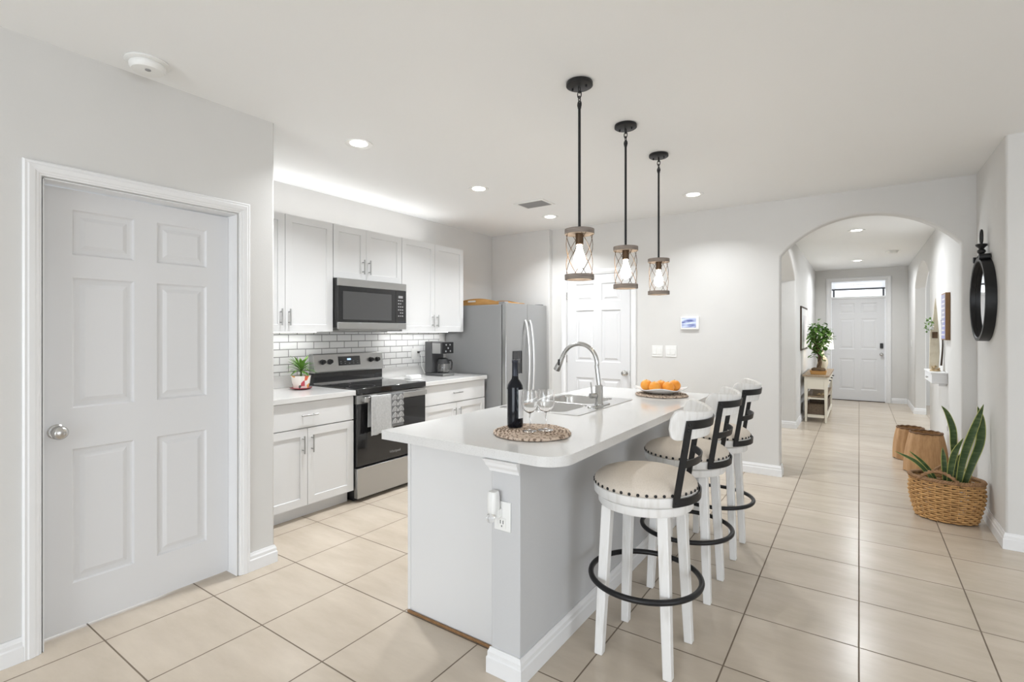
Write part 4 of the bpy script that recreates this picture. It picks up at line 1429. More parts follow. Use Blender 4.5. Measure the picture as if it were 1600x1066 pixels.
# outlet with plug-in freshener on the knee wall end
t = thing('wall_outlet', (-1.165, KY0, 0.64), 'white wall outlet on the near end of the island', 'outlet')
bx('cover_plate', WHP, t, -1.207, -1.128, KY0 - 0.0062, KY0 - 0.0006, 0.583, 0.700, bevel=0.002)
mb = MB()
mb.box(-1.185, -1.150, KY0 - 0.0085, KY0 - 0.0064, 0.595, 0.635)
mb.build('socket', WHP, t, bevel=0.002)
mb = MB()
mb.box(-1.176, -1.173, KY0 - 0.0092, KY0 - 0.0087, 0.612, 0.626).box(-1.163, -1.160, KY0 - 0.0092, KY0 - 0.0087, 0.612, 0.626).box(-1.170, -1.166, KY0 - 0.0092, KY0 - 0.0087, 0.600, 0.606)
mb.build('socket_slots', BLKP, t, smooth=False)
t = thing('plug_in_air_freshener', (-1.185, KY0 - 0.03, 0.69), 'white plug-in air freshener in the island outlet', 'air freshener')
mb = MB()
cx_ = -1.190
mb.sweep([[(cx_ + x * s_, KY0 - 0.033 + y * s2, z) for x, y in rrect(0.020, 0.024, 0.014)] for s_, s2, z in ((0.8, 0.8, 0.658), (0.95, 0.95, 0.664), (1, 1, 0.68), (1, 0.95, 0.718), (0.95, 0.85, 0.738), (0.8, 0.7, 0.744))])
mb.box(cx_ - 0.004, cx_ + 0.022, KY0 - 0.030, KY0 - 0.0066, 0.640, 0.672)
mb.build('housing', WHP, t)
MB().lathe([(0, 0), (0.013, 0), (0.017, 0.007), (0.017, 0.020), (0.012, 0.029), (0, 0.029)], (cx_ - 0.002, KY0 - 0.050, 0.628), 22).build('scent_bottle', GLASS, t)

# ------------------------------------------------------------------ bar stools
def ringpt(R, a, z):
    return Vector((R * cos(a), R * sin(a), z))


st = thing('bar_stool', (0, 0, 0), '', 'bar stool', 'bar stools at the island')
for sx in (-1, 1):
    for sy in (-1, 1):
        mb = MB()
        fr = []
        for z, c_, h in ((0.0006, 0.147, 0.0180), (0.25, 0.137, 0.0200), (0.634, 0.120, 0.0220)):
            fr.append([(sx * c_ - h, sy * c_ - h, z), (sx * c_ + h, sy * c_ - h, z), (sx * c_ + h, sy * c_ + h, z), (sx * c_ - h, sy * c_ + h, z)])
        mb.sweep(fr)
        mb.build('leg', WASHW, st, bevel=0.004)
MB().lathe([(0.165, 0.634), (0.196, 0.634), (0.200, 0.640), (0.200, 0.668), (0.194, 0.672), (0, 0.672), (0, 0.660), (0.165, 0.660), (0.165, 0.634)], (0, 0, 0), 56).build('apron', WASHW, st, ang=50)
MB().lathe([(0, 0.6725), (0.185, 0.6725), (0.185, 0.677), (0, 0.677)], (0, 0, 0), 48).build('swivel_plate', BLKM, st)
fr_ = MB().lathe([(0, 0.6775), (0.214, 0.6775), (0.2185, 0.682), (0.2185, 0.716), (0.213, 0.719), (0, 0.719)], (0, 0, 0), 64).build('seat_ring', WASHW, st, ang=50)
prof = [(0.2155, 0.7192), (0.2175, 0.726)]
for i in range(1, 13):
    a = pi / 2 * i / 12
    prof.append((0.2175 * cos(a) ** 0.72 if i < 12 else 0, 0.728 + 0.058 * sin(a)))
cu_ = MB().lathe([(0, 0.7192)] + prof, (0, 0, 0), 64).build('cushion', LINEN, st, ang=80)
for k in range(40):
    a = 2 * pi * (k + 0.5) / 40
    MB().lathe([(0.0068, 0), (0.0060, 0.0025), (0.0035, 0.0042), (0, 0.0048)], ringpt(0.2172, a, 0.7265), 10, Vector((cos(a), sin(a), 0)).to_track_quat('Z', 'Y').to_matrix()).build('nailhead', BLKM, cu_)
pts = [ringpt(0.2325, 2 * pi * i / 72, 0.317) for i in range(72)]
mb = MB().tube(pts, 0.0118, 12, closed=True)
mb.build('foot_ring', BLKM, st, ang=80)


# backrest frame: a part ring that leans backwards as it rises
BR0 = 0.2228


def lean(z):
    return 0.054 * max(0, (z - 0.70)) / 0.34


def bp3(r, a, z):
    return Vector((r * cos(a) + lean(z), r * sin(a), z))


def band(mb, a0, a1, z0, z1, th, flat=0.0, n=24):
    fr = []
    for i in range(n + 1):
        a = a0 + (a1 - a0) * i / n
        r = BR0 * (1 - flat) + flat * BR0 * cos(HA) / cos(a) + 0.001
        fr.append([bp3(r, a, z0), bp3(r + th, a, z0), bp3(r + th, a, z1), bp3(r, a, z1)])
    mb.sweep(fr)


HA = radians(47)
for sg in (-1, 1):
    mb = MB()
    fr = []
    n = 12
    a = sg * HA
    tx = Vector((-sin(a), cos(a), 0))
    rd = Vector((cos(a), sin(a), 0))
    for i in range(n + 1):
        z = 0.684 + (1.028 - 0.684) * i / n
        p = bp3(BR0 + 0.0005, a, z)
        fr.append([p - tx * 0.014, p + tx * 0.014, p + tx * 0.014 + rd * 0.0075, p - tx * 0.014 + rd * 0.0075])
    mb.sweep(fr)
    for z in (0.700, 0.99, 1.012):
        mb.lathe([(0.0062, 0), (0.005, 0.003), (0, 0.0042)], bp3(BR0 + 0.0080, a, z), 10, rd.to_track_quat('Z', 'Y').to_matrix())
    mb.build('back_post', BLKM, st, smooth=False)
for nm, z0, z1, fl_ in (('lower_strap', 0.684, 0.716, 0), ('middle_strap', 0.838, 0.868, 0.3), ('upper_strap', 0.994, 1.028, 0)):
    mb = MB()
    band(mb, -HA, HA, z0, z1, 0.006, fl_)
    mb.build(nm, BLKM, st, ang=30)
mb = MB()
fr = []
n = 44
BA = radians(66)
for i in range(n + 1):
    f = -1 + 2 * i / n
    a = f * BA
    e = max(0, (abs(f) - 0.84) / 0.16)
    rnd = 0.046 * (1 - sqrt(max(0, 1 - e * e)))
    z0 = 0.948 + rnd + 0.006 * (1 - f * f)
    z1 = 1.072 - rnd * 0.85 - 0.020 * (1 - abs(f) ** 1.6) + 0.004 * abs(f)
    k = 0.020
    fr.append([bp3(BR0 - k, a, z0), bp3(BR0 - 0.001, a, z0), bp3(BR0, a, z1 - 0.004), bp3(BR0 - 0.006, a, z1), bp3(BR0 - k + 0.006, a, z1), bp3(BR0 - k, a, z1 - 0.004)])
mb.sweep(fr)
mb.build('backrest', WASHW, st, ang=40, bevel=0.002)
sg_ = 'bar stools at the island'
st.location = (-0.768, 2.137, 0)
st['label'] = 'whitewashed swivel bar stool nearest the camera, with linen seat'
# legs stay square to the island: turn only the swivelling part
SWIV = ('seat_ring', 'cushion', 'nailheads', 'back_post', 'lower_strap', 'middle_strap', 'upper_strap', 'backrest', 'swivel_plate')


def split_turn(root, rz):
    root.rotation_euler = (0, 0, 0)
    for c in root.children:
        if c.name.split('.')[0] in SWIV:
            c.rotation_euler = (0, 0, rz)


s2 = dup(st, (-0.778, 2.806, 0), 0, 'middle bar stool of the three along the island', sg_)
s3 = dup(st, (-0.772, 3.410, 0), 0, 'bar stool farthest from the camera, beside the plate of oranges', sg_)
for s_, r in ((st, 8), (s2, 3), (s3, 2.5)):
    split_turn(s_, radians(r))

# ------------------------------------------------------------------ back wall fittings
t = thing('thermostat', (-1.44, YB, 1.464), 'white wall panel with small landscape screen beside the narrow door', 'thermostat')
bx('housing', WHP, t, -1.541, -1.353, YB - 0.022, YB - 0.0008, 1.397, 1.531, bevel=0.005)
m = bpy.data.materials.new('screen_picture')
m.use_nodes = True
nt = m.node_tree
b = nt.nodes['Principled BSDF']
b.inputs['Roughness'].default_value = 0.2
tc = nt.nodes.new('ShaderNodeTexCoord')
n_ = nt.nodes.new('ShaderNodeTexNoise')
n_.inputs['Scale'].default_value = 16
mp = nt.nodes.new('ShaderNodeMapping')
mp.inputs['Scale'].default_value = (0.6, 1, 3)
r = nt.nodes.new('ShaderNodeValToRGB')
e = r.color_ramp.elements
e[0].position, e[0].color = 0.35, (0.10, 0.12, 0.28, 1)
e[1].position, e[1].color = 0.65, (0.55, 0.62, 0.80, 1)
nt.links.new(tc.outputs['Object'], mp.inputs[0])
nt.links.new(mp.outputs[0], n_.inputs['Vector'])
nt.links.new(n_.outputs['Fac'], r.inputs['Fac'])
nt.links.new(r.outputs['Color'], b.inputs['Base Color'])
nt.links.new(r.outputs['Color'], b.inputs['Emission Color'])
b.inputs['Emission Strength'].default_value = 0.35
bx('screen', m, t, -1.526, -1.382, YB - 0.0235, YB - 0.0222, 1.418, 1.516)
for k, (a, lab) in enumerate(((-1.851, 'white light switch nearer the narrow door'), (-1.704, 'white light switch nearer the hall arch'))):
    t = thing('light_switch', (a + 0.06, YB, 1.166), lab, 'light switch', 'light switches on the back wall')
    bx('cover_plate', WHP, t, a, a + 0.118, YB - 0.006, YB - 0.0007, 1.106, 1.226, bevel=0.002)
    for q in (0.014, 0.066):
        bx('rocker', WHP, t, a + q, a + q + 0.036, YB - 0.0105, YB - 0.0062, 1.132, 1.200, bevel=0.002)

# ------------------------------------------------------------------ mirror
my, mz, mr, md = 4.925, 1.607, 0.300, 0.060
t = thing('round_mirror', (XR, my, mz), 'round mirror in deep black metal frame hung from a ring', 'mirror')
qx = Vector((-1, 0, 0)).to_track_quat('Z', 'Y').to_matrix()
MB().lathe([(mr - 0.006, 0.001), (mr, 0.001), (mr, md), (mr - 0.022, md), (mr - 0.026, md - 0.004), (mr - 0.026, 0.030), (mr - 0.006, 0.030), (mr - 0.006, 0.001)], (XR, my, mz), 96, qx).build('frame', BLKM, t, ang=40)
MB().lathe([(0, 0.0285), (mr - 0.0065, 0.0285), (mr - 0.0065, 0.0296), (0, 0.0296)], (XR, my, mz), 80, qx).build('glass', MIRR, t, ang=40)
mb = MB()
zt = mz + mr
xm = XR - 0.036
mb.cyl((xm, my, zt + 0.0005), (xm, my, zt + 0.030), 0.030, 0.012, seg=24)
mb.sphere((xm, my, zt + 0.048), 0.024, (1, 1, 0.85), 20, 12)
mb.lathe([(0, 0.066), (0.014, 0.066), (0.020, 0.076), (0.032, 0.088), (0.034, 0.098), (0.028, 0.102), (0, 0.102)], (xm, my, zt), 26)
mb.build('finial', BLKM, t, ang=50)
mb = MB()
mb.tube([(xm, my - 0.105, zt - 0.002), (xm, my - 0.06, zt + 0.010), (xm, my, zt + 0.022), (xm, my + 0.06, zt + 0.010), (xm, my + 0.105, zt - 0.002)], 0.011, 10)
for sg in (-1, 1):
    mb.cyl((xm - 0.030, my + sg * 0.108, zt - 0.002), (xm + 0.030, my + sg * 0.108, zt - 0.002), 0.022, seg=20)
mb.build('bracket', BLKM, t, ang=50)
pts = [(xm, my + 0.034 * sin(2 * pi * i / 28), zt + 0.152 - 0.050 * cos(2 * pi * i / 28)) for i in range(28)]
MB().tube(pts, 0.0065, 8, closed=True).build('hanging_ring', BLKM, t, ang=80)

# ------------------------------------------------------------------ snake plant in basket
bc = Vector((0.525, 4.855, 0))
t = thing('potted_snake_plant', bc, 'snake plant in an oval honey wicker basket against the right wall', 'plant')
HXb, HYb = 0.212, 0.155


def brad(f):
    # wicker profile: narrower foot, belly, rim
    return 0.80 + 0.20 * sin(min(1, f * 1.25) * pi / 2) - 0.035 * max(0, f - 0.7) / 0.3


mb = MB()
NS, ROWS = 30, 18
HB = 0.285
rotb = radians(-8)
def bpt(a, f, off=0.0, z=None):
    k = brad(f)
    x, y = (HXb * k + off) * cos(a), (HYb * k + off) * sin(a)
    return bc + Vector((x * cos(rotb) - y * sin(rotb), x * sin(rotb) + y * cos(rotb), 0.006 + HB * f if z is None else z))
for r_ in range(ROWS):
    f = (r_ + 0.5) / ROWS
    pts = []
    for i in range(NS * 4):
        a = 2 * pi * i / (NS * 4)
        ph = (i / 4.0) * pi + (pi if r_ % 2 else 0)
        pts.append(bpt(a, f, 0.0075 * sin(ph)) + Vector((0, 0, 0.0010 * sin(i * 1.7 + r_))))
    mb.tube(pts, 0.0070, 6, closed=True)
for k in range(NS):
    a = 2 * pi * (k + 0.25) / NS
    mb.tube([bpt(a, f_, 0) for f_ in (0, 0.2, 0.4, 0.6, 0.8, 1.0)], 0.004, 5)
kp_ = [bpt(2 * pi * i / 40, 0.0, 0, 0.0055) for i in range(40)]
mb.f([mb.v(p) for p in kp_])
bk = mb.build('basket', WICKER, t, ang=80)
mb = MB()
for s_ in (0, 1, 2):
    pts = []
    for i in range(160):
        a = 2 * pi * i / 160
        w_ = 26 * a + s_ * 2 * pi / 3
        pts.append(bpt(a, 1.0, 0.004 + 0.008 * cos(w_), 0.300 + 0.008 * sin(w_)))
    mb.tube(pts, 0.0085, 6, closed=True)
mb.build('rim', WICKD, bk, ang=80)
for ac in (radians(-100), radians(80)):
    mb = MB()
    for s_ in (0, 1):
        pts = []
        for i in range(26):
            f = i / 25
            a = ac + (f - 0.5) * 1.05
            p = bpt(a, 1.0, 0.010, 0.300 + 0.072 * sin(pi * f) ** 0.75)
            w_ = f * 30 + s_ * pi
            pts.append(p + Vector((0.006 * cos(w_), 0, 0.006 * sin(w_))))
        mb.tube(pts, 0.0075, 7)
    mb.build('handle', WICKD, bk, ang=80)
mb = MB()
mb.f([mb.v(bpt(2 * pi * i / 40, 0.8, -0.008, 0.245)) for i in range(40)])
mb.build('soil', SOIL, t)


def bez(P, n=16):
    P = [Vector(p) for p in P]
    out = []
    # Catmull-Rom
    Q = [P[0] * 2 - P[1]] + P + [P[-1] * 2 - P[-2]]
    for i in range(len(P) - 1):
        for j in range(n):
            u = j / n
            a, b, c_, d_ = Q[i], Q[i + 1], Q[i + 2], Q[i + 3]
            out.append(0.5 * ((2 * b) + (c_ - a) * u + (2 * a - 5 * b + 4 * c_ - d_) * u * u + (3 * b - a - 3 * c_ + d_) * u ** 3))
    out.append(P[-1])
    return out


def snake_leaf(P, w, face):
    mb = MB()
    pts = bez(P, 8)
    wf = lambda f: 0.82 * w * (0.62 + 0.38 * sin(pi * min(1, f / 0.55) / 2) if f < 0.55 else max(0.015, cos((f - 0.55) / 0.45 * pi / 2) ** 0.8))
    blade(mb, pts, wf, 0.16, (0, 1), 0.15, up=Vector(face))
    o = mb.build('leaf', SNK, t, mats=[SNK, SNKE], ang=80)
    sd = o.modifiers.new('thickness', 'SOLIDIFY')
    sd.thickness = 0.003
    return o


V = (0.12, -1, 0)
snake_leaf([(0.590, 4.84, 0.24), (0.612, 4.84, 0.42), (0.640, 4.83, 0.56), (0.690, 4.82, 0.74), (0.724, 4.81, 0.865)], 0.031, V)
snake_leaf([(0.622, 4.88, 0.24), (0.672, 4.89, 0.42), (0.715, 4.89, 0.58), (0.719, 4.88, 0.74), (0.700, 4.87, 0.84)], 0.033, V)
snake_leaf([(0.560, 4.88, 0.24), (0.578, 4.89, 0.40), (0.572, 4.89, 0.55), (0.566, 4.88, 0.66), (0.535, 4.87, 0.77), (0.500, 4.86, 0.83)], 0.027, V)
snake_leaf([(0.535, 4.80, 0.24), (0.546, 4.80, 0.38), (0.565, 4.79, 0.50), (0.612, 4.78, 0.618)], 0.026, V)
snake_leaf([(0.520, 4.83, 0.24), (0.514, 4.83, 0.36), (0.510, 4.83, 0.45), (0.503, 4.83, 0.528)], 0.021, V)
snake_leaf([(0.470, 4.83, 0.24), (0.420, 4.82, 0.32), (0.345, 4.81, 0.405), (0.222, 4.80, 0.468)], 0.020, (0.35, -0.8, 0.5))
snake_leaf([(0.485, 4.87, 0.24), (0.440, 4.87, 0.33), (0.385, 4.87, 0.40), (0.312, 4.87, 0.468)], 0.017, (0.35, -0.8, 0.5))
snake_leaf([(0.545, 4.91, 0.24), (0.585, 4.92, 0.39), (0.628, 4.92, 0.50)], 0.018, V)


# tan woven baskets behind it
def flared(c, r0, r1, h, label, scallop):
    t = thing('woven_basket', c, label, 'basket', 'tan woven baskets on the hall floor')
    c = Vector(c)
    mb = MB()
    n, m_ = 72, 10
    R = []
    for lay in (0, -0.008):
        rings = []
        for j in range(m_ + 1):
            f = j / m_
            row = []
            for k in range(n):
                a = 2 * pi * k / n
                rr = r0 + (r1 - r0) * f + 0.012 * sin(pi * f) + lay + 0.0035 * sin(a * 12)
                z = 0.001 + h * f + (0.010 * abs(sin(a * 3)) * (1 - f) if scallop else 0)
                row.append(mb.v(c + Vector((rr * cos(a), rr * sin(a), z))))
            rings.append(row)
        R.append(rings)
    for rings in R:
        for a, b in zip(rings, rings[1:]):
            for k in range(n):
                mb.f([a[k], a[(k + 1) % n], b[(k + 1) % n], b[k]])
    for j in (0, -1):
        for k in range(n):
            mb.f([R[0][j][k], R[0][j][(k + 1) % n], R[1][j][(k + 1) % n], R[1][j][k]])
    mb.build('body', WICKB, t, ang=80)
    MB().tube([c + Vector(((r1 - 0.002) * cos(2 * pi * i / 60), (r1 - 0.002) * sin(2 * pi * i / 60), h + 0.003 + 0.003 * sin(i * 1.3))) for i in range(60)], 0.008, 6, closed=True).build('rim', WICKT, t, ang=80)
    MB().lathe([(0, 0.002), (r0 - 0.012, 0.002), (r0 - 0.012, 0.008), (0, 0.008)], c, 40).build('bottom', WICKB, t)


flared((0.540, 6.36, 0), 0.178, 0.128, 0.385, 'larger tan woven basket, tapering upward, behind the snake plant', True)
flared((0.455, 6.93, 0), 0.150, 0.118, 0.335, 'smaller tan woven basket farther down the hall, half hidden', True)

# ------------------------------------------------------------------ right hall wall: shelf, ornament, sign, outlet
t = thing('floating_shelf', (XR, 7.2, 0.88), 'white floating shelf on the hall wall under the ornament', 'shelf')
bx('shelf_top', TRIM, t, 0.628, XR - 0.0008, 6.92, 7.62, 0.925, 0.942, bevel=0.002)
bx('front_drawer', TRIM, t, 0.636, XR - 0.0008, 6.93, 7.61, 0.825, 0.9245, bevel=0.002)
MB().lathe([(0, 0), (0.008, 0), (0.012, 0.016), (0.007, 0.022), (0, 0.022)], (0.6355, 7.27, 0.87), 16, Vector((-1, 0, 0)).to_track_quat('Z', 'Y').to_matrix()).build('drawer_knob', NICKEL, t)
mb = MB()
for y in (7.02, 7.52):
    mb.box(0.700, XR - 0.0008, y - 0.012, y + 0.012, 0.795, 0.8245)
mb.build('bracket', TRIM, t, bevel=0.002)

oc = Vector((0.690, 7.22, 0.9425))
t = thing('driftwood_sailboat', oc, 'driftwood sail ornament with greenery standing on the floating shelf', 'ornament')
rng = random.Random(5)
mb = MB()
for k in range(9):
    a = rng.uniform(0, 2 * pi)
    p0 = oc + Vector((rng.uniform(-0.03, 0.03), rng.uniform(-0.05, 0.05), 0.012))
    p1 = p0 + Vector((0.02 * cos(a), 0.09 * sin(a), rng.uniform(0.0, 0.05)))
    mb.tube([p0, (p0 + p1) / 2 + Vector((0, 0, 0.01)), p1], lambda f: 0.011 * (1.1 - 0.5 * f), 7)
mb.tube([oc + Vector((-0.005, 0.03, 0.01)), oc + Vector((-0.012, 0.045, 0.08)), oc + Vector((0, 0.05, 0.15))], lambda f: 0.02 * (1.1 - 0.6 * f), 8)
mb.lathe([(0, 0.0006), (0.05, 0.0006), (0.052, 0.010), (0.03, 0.018), (0, 0.018)], oc, 20, Matrix.Diagonal((0.9, 1.9, 1)))
mb.build('driftwood_base', DRIFT, t, ang=50)
mb = MB()
pl = [(-0.055, 0.02), (0.040, 0.02), (0.052, 0.20), (0.046, 0.40), (0.030, 0.62), (0.012, 0.80), (0.006, 0.80), (-0.02, 0.52), (-0.045, 0.42), (-0.050, 0.20)]
mb.prism([(-u, v) for u, v in pl], lambda u, v, d: (oc.x - 0.004 - u * 0.85, oc.y + d + 0.012 * sin(v * 3), oc.z + v), -0.009, 0.009)
mb.build('sail_board', SAILC, t, bevel=0.002, smooth=False)
mb = MB()
mb.tube([oc + Vector((0.050 + 0.013 * sin(pi * i / 12), -0.018, 0.06 + 0.50 * i / 12)) for i in range(13)], lambda f: 0.0085 * (1.15 - f * 0.7), 8)
mb.build('curved_mast', DKWOOD, t, ang=80)
bx('plaque', BARK, t, oc.x - 0.025, oc.x + 0.022, oc.y - 0.016, oc.y - 0.0005, oc.z + 0.36, oc.z + 0.43, bevel=0.002)
mb = MB()
for k in range(34):
    p = oc + Vector((-0.04 + rng.uniform(-0.035, 0.03), -0.02 + rng.uniform(-0.05, 0.02), 0.50 + rng.uniform(-0.06, 0.07)))
    dv = Vector((rng.uniform(-1, 0.4), rng.uniform(-1, 1), rng.uniform(-0.5, 1))).normalized()
    L = rng.uniform(0.03, 0.05)
    blade(mb, [p + dv * (L * i / 4) for i in range(5)], leafw(0.009), 0.2)
mb.build('greenery', LEAF2, t, mats=[LEAF2, LEAF2])
mb = MB()
for k in range(7):
    p = oc + Vector((-0.045 + rng.uniform(-0.02, 0.03), -0.03 + rng.uniform(-0.03, 0.02), 0.50 + rng.uniform(-0.04, 0.06)))
    mb.sphere(p, 0.014, (1, 1, 0.8), 10, 6)
mb.build('white_flowers', WHP, t, ang=80)

t = thing('box_sign', (XR, 6.84, 1.53), 'wooden box sign with lavender grey face and pale bars above the floating shelf', 'sign')
bx('wooden_frame', BRWOOD, t, 0.727, XR - 0.0008, 6.74, 7.06, 1.288, 1.775, bevel=0.002)
fc = bx('printed_face', SIGNF, t, 0.7245, 0.7265, 6.752, 7.048, 1.300, 1.763)
mb = MB()
for k in range(9):
    z = 1.335 + k * 0.046
    mb.box(0.7232, 0.7243, 6.775 + 0.02 * (k % 2), 7.025 - 0.03 * (k % 3), z, z + 0.016)
mb.build('pale_bars', SIGNL, fc, smooth=False)

t = thing('wall_outlet', (XR, 6.95, 0.42), 'white wall outlet low on the hall wall below the floating shelf', 'outlet')
bx('cover_plate', WHP, t, XR - 0.006, XR - 0.0006, 6.91, 6.99, 0.34, 0.46, bevel=0.002)
mb = MB()
for z in (0.372, 0.428):
    mb.box(XR - 0.0085, XR - 0.0062, 6.932, 6.968, z - 0.016, z + 0.016)
mb.build('sockets', WHP, t, bevel=0.002)
t = thing('light_switch', (XR, 11.3, 1.17), 'white light switch on the hall wall right of the front door', 'light switch')
bx('cover_plate', WHP, t, XR - 0.006, XR - 0.0006, 11.24, 11.32, 1.11, 1.23, bevel=0.002)
bx('rocker', WHP, t, XR - 0.0105, XR - 0.0062, 11.263, 11.297, 1.135, 1.205, bevel=0.002)

# ------------------------------------------------------------------ hall console and what stands on it
CXa, CXb, CYa, CYb = -0.690, -0.385, 8.88, 10.52
t = thing('console_table', ((CXa + CXb) / 2, (CYa + CYb) / 2, 0), 'cream painted console table with tan top against the hall wall', 'console table')
bx('table_top', TANTOP, t, CXa - 0.02, CXb + 0.02, CYa - 0.025, CYb + 0.025, 0.690, 0.718, bevel=0.004)
for x in (CXa, CXb - 0.045):
    for y in (CYa, CYb - 0.045):
        mb = MB()
        mb.sweep([[(x + dx + (0.008 if z == 0 and dx == 0 else 0), y + dy, z + 0.0006) for dx, dy in ((0, 0), (0.045 - (0.01 if z == 0 else 0), 0), (0.045 - (0.01 if z == 0 else 0), 0.045), (0, 0.045))] for z in (0, 0.5, 0.6885)])
        mb.build('leg', CREAM, t, bevel=0.003)
mb = MB()
mb.box(CXa + 0.008, CXb - 0.012, CYa + 0.006, CYa + 0.024, 0.545, 0.6888).box(CXa + 0.008, CXb - 0.012, CYb - 0.024, CYb - 0.006, 0.545, 0.6888)
mb.box(CXa + 0.004, CXa + 0.02, CYa + 0.0461, CYb - 0.0461, 0.545, 0.6888).box(CXb - 0.022, CXb - 0.006, CYa + 0.0461, CYb - 0.0461, 0.545, 0.6888)
mb.box(CXa + 0.008, CXb - 0.012, CYa + 0.006, CYa + 0.024, 0.505, 0.5448)
mb.build('apron', CREAM, t, smooth=False)
for a in (CYa + 0.08, CYa + 0.62, CYa + 1.12):
    d = bx('drawer', CREAM, t, CXb - 0.0055, CXb + 0.006, a, a + 0.42, 0.565, 0.675, bevel=0.003)
    MB().tube([(CXb + 0.0065, a + 0.17, 0.625), (CXb + 0.03, a + 0.175, 0.622), (CXb + 0.03, a + 0.245, 0.622), (CXb + 0.0065, a + 0.25, 0.625)], 0.006, 8).build('handle', BLKM, d)
bx('middle_shelf', TANTOP, t, CXa + 0.01, CXb - 0.01, CYa + 0.0465, CYb - 0.0465, 0.375, 0.393, bevel=0.002)
mb = MB().box(CXa + 0.0455, CXb - 0.0455, CYa + 0.008, CYa + 0.024, 0.350, 0.373)
mb.build('shelf_rail', CREAM, t, smooth=False)
bx('lower_shelf', CREAM, t, CXa + 0.004, CXb - 0.004, CYa + 0.0465, CYb - 0.0465, 0.075, 0.110, bevel=0.002)
mb = MB().box(CXa + 0.0455, CXb - 0.0455, CYa + 0.008, CYa + 0.040, 0.072, 0.112)
mb.build('lower_rail', CREAM, t, smooth=False)
for k in range(3):
    y = CYa + 0.07 + k * 0.5
    lab = ('dark woven storage bin on the console lower shelf nearest the camera', 'dark woven storage bin in the middle of the console lower shelf', 'dark woven storage bin on the console lower shelf nearest the front door')[k]
    b_ = thing('storage_bin', (-0.54, y + 0.2, 0.1105), lab, 'storage bin', 'storage bins under the console')
    mb = MB()
    x0, x1 = CXa + 0.03, CXb - 0.025
    mb.box(x0, x1, y, y + 0.40, 0.111, 0.118).box(x0, x0 + 0.01, y, y + 0.40, 0.118, 0.270).box(x1 - 0.01, x1, y, y + 0.40, 0.118, 0.270).box(x0 + 0.01, x1 - 0.01, y, y + 0.01, 0.118, 0.270).box(x0 + 0.01, x1 - 0.01, y + 0.39, y + 0.40, 0.118, 0.270)
    mb.build('bin_body', DKBOX, b_, smooth=False)
    mb = MB()
    mb.tube([(x0, y, 0.271), (x1, y, 0.271), (x1, y + 0.4, 0.271), (x0, y + 0.4, 0.271)], 0.007, 8, closed=True)
    mb.build('bin_rim', DKBOX, b_)
tag(MB().box(-0.622, -0.590, 8.98, 9.02, 0.3935, 0.485).build('wooden_block', WOODG, None, bevel=0.004), 'small brown wooden block on the console middle shelf', 'ornament')
sc_ = Vector((-0.475, 9.02, 0.3935))
mb = MB()
rng = random.Random(9)
for k in range(9):
    mb.sphere(sc_ + Vector((rng.uniform(-0.05, 0.05), rng.uniform(-0.04, 0.04), 0.0135 + (0.02 if k > 5 else 0))), 0.013, (1.3, 1, 1), 10, 7)
tag(mb.build('pebble_cluster', DRIFT, None, ang=80), 'little heap of brown pebbles on the console middle shelf', 'ornament', kind='stuff')

# tree in a shallow tray
tc_ = Vector((-0.515, 9.06, 0.7185))
t = thing('potted_tree', tc_, 'bonsai style green tree in a shallow brown tray on the hall console', 'plant')
mb = MB()
mb.sweep([[tc_ + Vector((x * s_, y * s_, z)) for x, y in rrect(0.110, 0.085, 0.012)] for s_, z in ((0.90, 0.0006), (1.0, 0.052), (1.0, 0.058), (0.94, 0.058), (0.92, 0.046))])
mb.build('tray_pot', TRAYW, t)
mb = MB()
for k in range(7):
    a = k * 0.9
    p = tc_ + Vector((0.055 * cos(a), 0.04 * sin(a), 0.075))
    mb.sphere(p, 0.034, (1.3, 1, 0.85), 12, 8)
mb.build('root_stones', BARK, t, ang=80)
mb = MB()
for k in range(3):
    pts = []
    for i in range(14):
        f = i / 13
        a = f * 6 + k * 2 * pi / 3
        pts.append(tc_ + Vector((0.018 * cos(a) + 0.02 * sin(f * 3), 0.018 * sin(a), 0.07 + 0.30 * f)))
    mb.tube(pts, lambda f: 0.016 * (1 - 0.3 * f), 8)
rng = random.Random(11)
tips = []
for k in range(11):
    a = k * 2.399
    el = rng.uniform(0.2, 1.0)
    p0 = tc_ + Vector((0, 0, 0.33))
    p1 = p0 + Vector((0.15 * cos(a) * (1.15 - 0.7 * el), 0.18 * sin(a) * (1.15 - 0.7 * el), 0.06 + 0.36 * el))
    tips.append(p1)
    mb.tube([p0, (p0 + p1) / 2 + Vector((0, 0, 0.02)), p1], lambda f: 0.008 * (1.2 - f), 6)
mb.tube([tc_ + Vector((0, 0, 0.34)), tc_ + Vector((-0.07, 0, 0.37)), tc_ + Vector((-0.140, 0.01, 0.43))], lambda f: 0.012 * (1.2 - f * 0.8), 7)
mb.build('trunk', BARK, t, ang=60)
mb = MB()
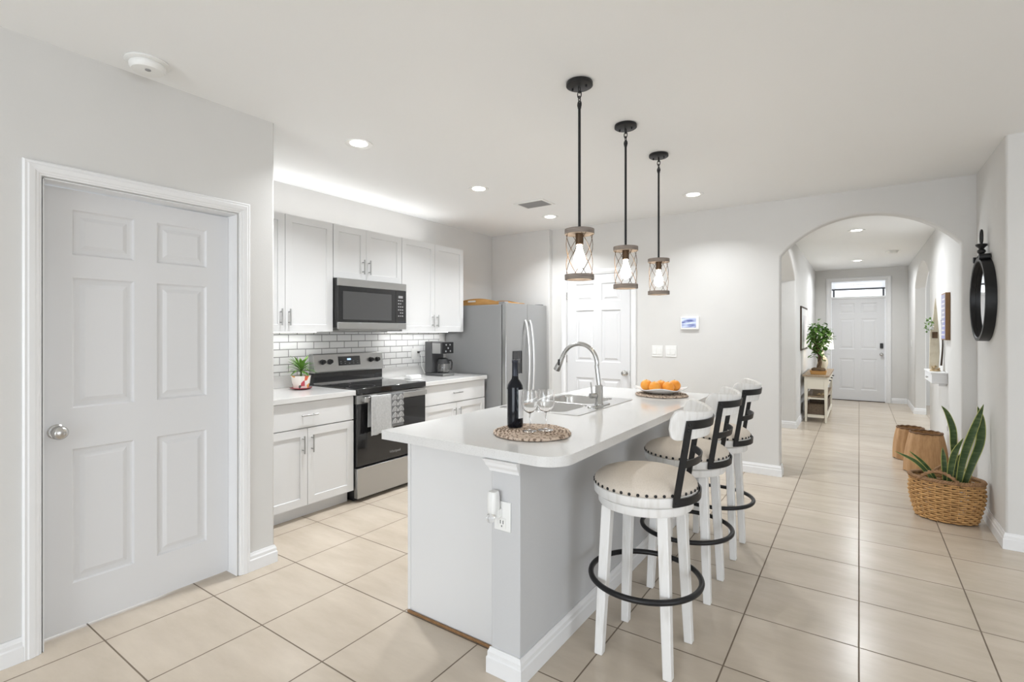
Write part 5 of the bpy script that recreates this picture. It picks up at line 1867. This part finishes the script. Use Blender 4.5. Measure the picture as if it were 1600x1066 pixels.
for k in range(520):
    if k % 3:
        p = tips[k % len(tips)] + Vector((max(-0.05, min(0.05, rng.gauss(0, 0.045))), rng.gauss(0, 0.045), rng.gauss(0, 0.05)))
    else:
        p = tc_ + Vector((rng.gauss(0, 0.065), rng.gauss(0, 0.065), 0.47 + rng.gauss(0, 0.10)))
    dv = Vector((rng.uniform(-1, 1), rng.uniform(-1, 1), rng.uniform(-0.5, 0.8))).normalized()
    L = rng.uniform(0.06, 0.10)
    if p.x < tc_.x - 0.11: p.x = tc_.x - 0.11 + rng.uniform(0, 0.03)
    if p.x + dv.x * L < tc_.x - 0.165: dv.x = abs(dv.x)
    blade(mb, [p + dv * (L * i / 5) + Vector((0, 0, -0.02 * (i / 5) ** 2)) for i in range(6)], leafw(0.024), 0.2)
mb.build('foliage', LEAF2, t, mats=[LEAF2, LEAF2])

# table lamp
lc = Vector((-0.485, 9.62, 0.7185))
t = thing('table_lamp', lc, 'lit table lamp with white drum shade behind the tree on the console', 'table lamp')
MB().lathe([(0, 0.0006), (0.06, 0.0006), (0.062, 0.012), (0.045, 0.025), (0.06, 0.08), (0.078, 0.14), (0.070, 0.20), (0.040, 0.25), (0.018, 0.275), (0.012, 0.33), (0, 0.33)], lc, 32).build('lamp_base', CERA, t, ang=60)
MB().lathe([(0.150, 0.375), (0.152, 0.375), (0.132, 0.63), (0.130, 0.63), (0.150, 0.375)], lc, 40).build('lamp_shade', SHADE, t, ang=60)
mb = MB().cyl(lc + Vector((0, 0, 0.33)), lc + Vector((0, 0, 0.46)), 0.006, seg=10)
for k in range(3):
    a = k * 2 * pi / 3
    mb.cyl(lc + Vector((0, 0, 0.45)), lc + Vector((0.1455 * cos(a), 0.1455 * sin(a), 0.45)), 0.002, seg=6)
mb.build('harp', BRONZE, t)
MB().sphere(lc + Vector((0, 0, 0.50)), 0.03, (1, 1, 1.2), 16, 10).build('bulb', BULB, t, ang=80)

# framed picture on the left hall wall
t = thing('framed_picture', (-0.74, 9.3, 1.42), 'dark edged framed picture on the hall wall above the console', 'picture')
bx('frame', DKWOOD, t, -0.7392, -0.718, 8.82, 9.86, 1.085, 1.768, bevel=0.003)
bx('mat_board', LABEL, t, -0.7178, -0.7165, 8.85, 9.83, 1.115, 1.738)
bx('print', SIGNL, t, -0.7163, -0.7155, 9.0, 9.68, 1.22, 1.63)
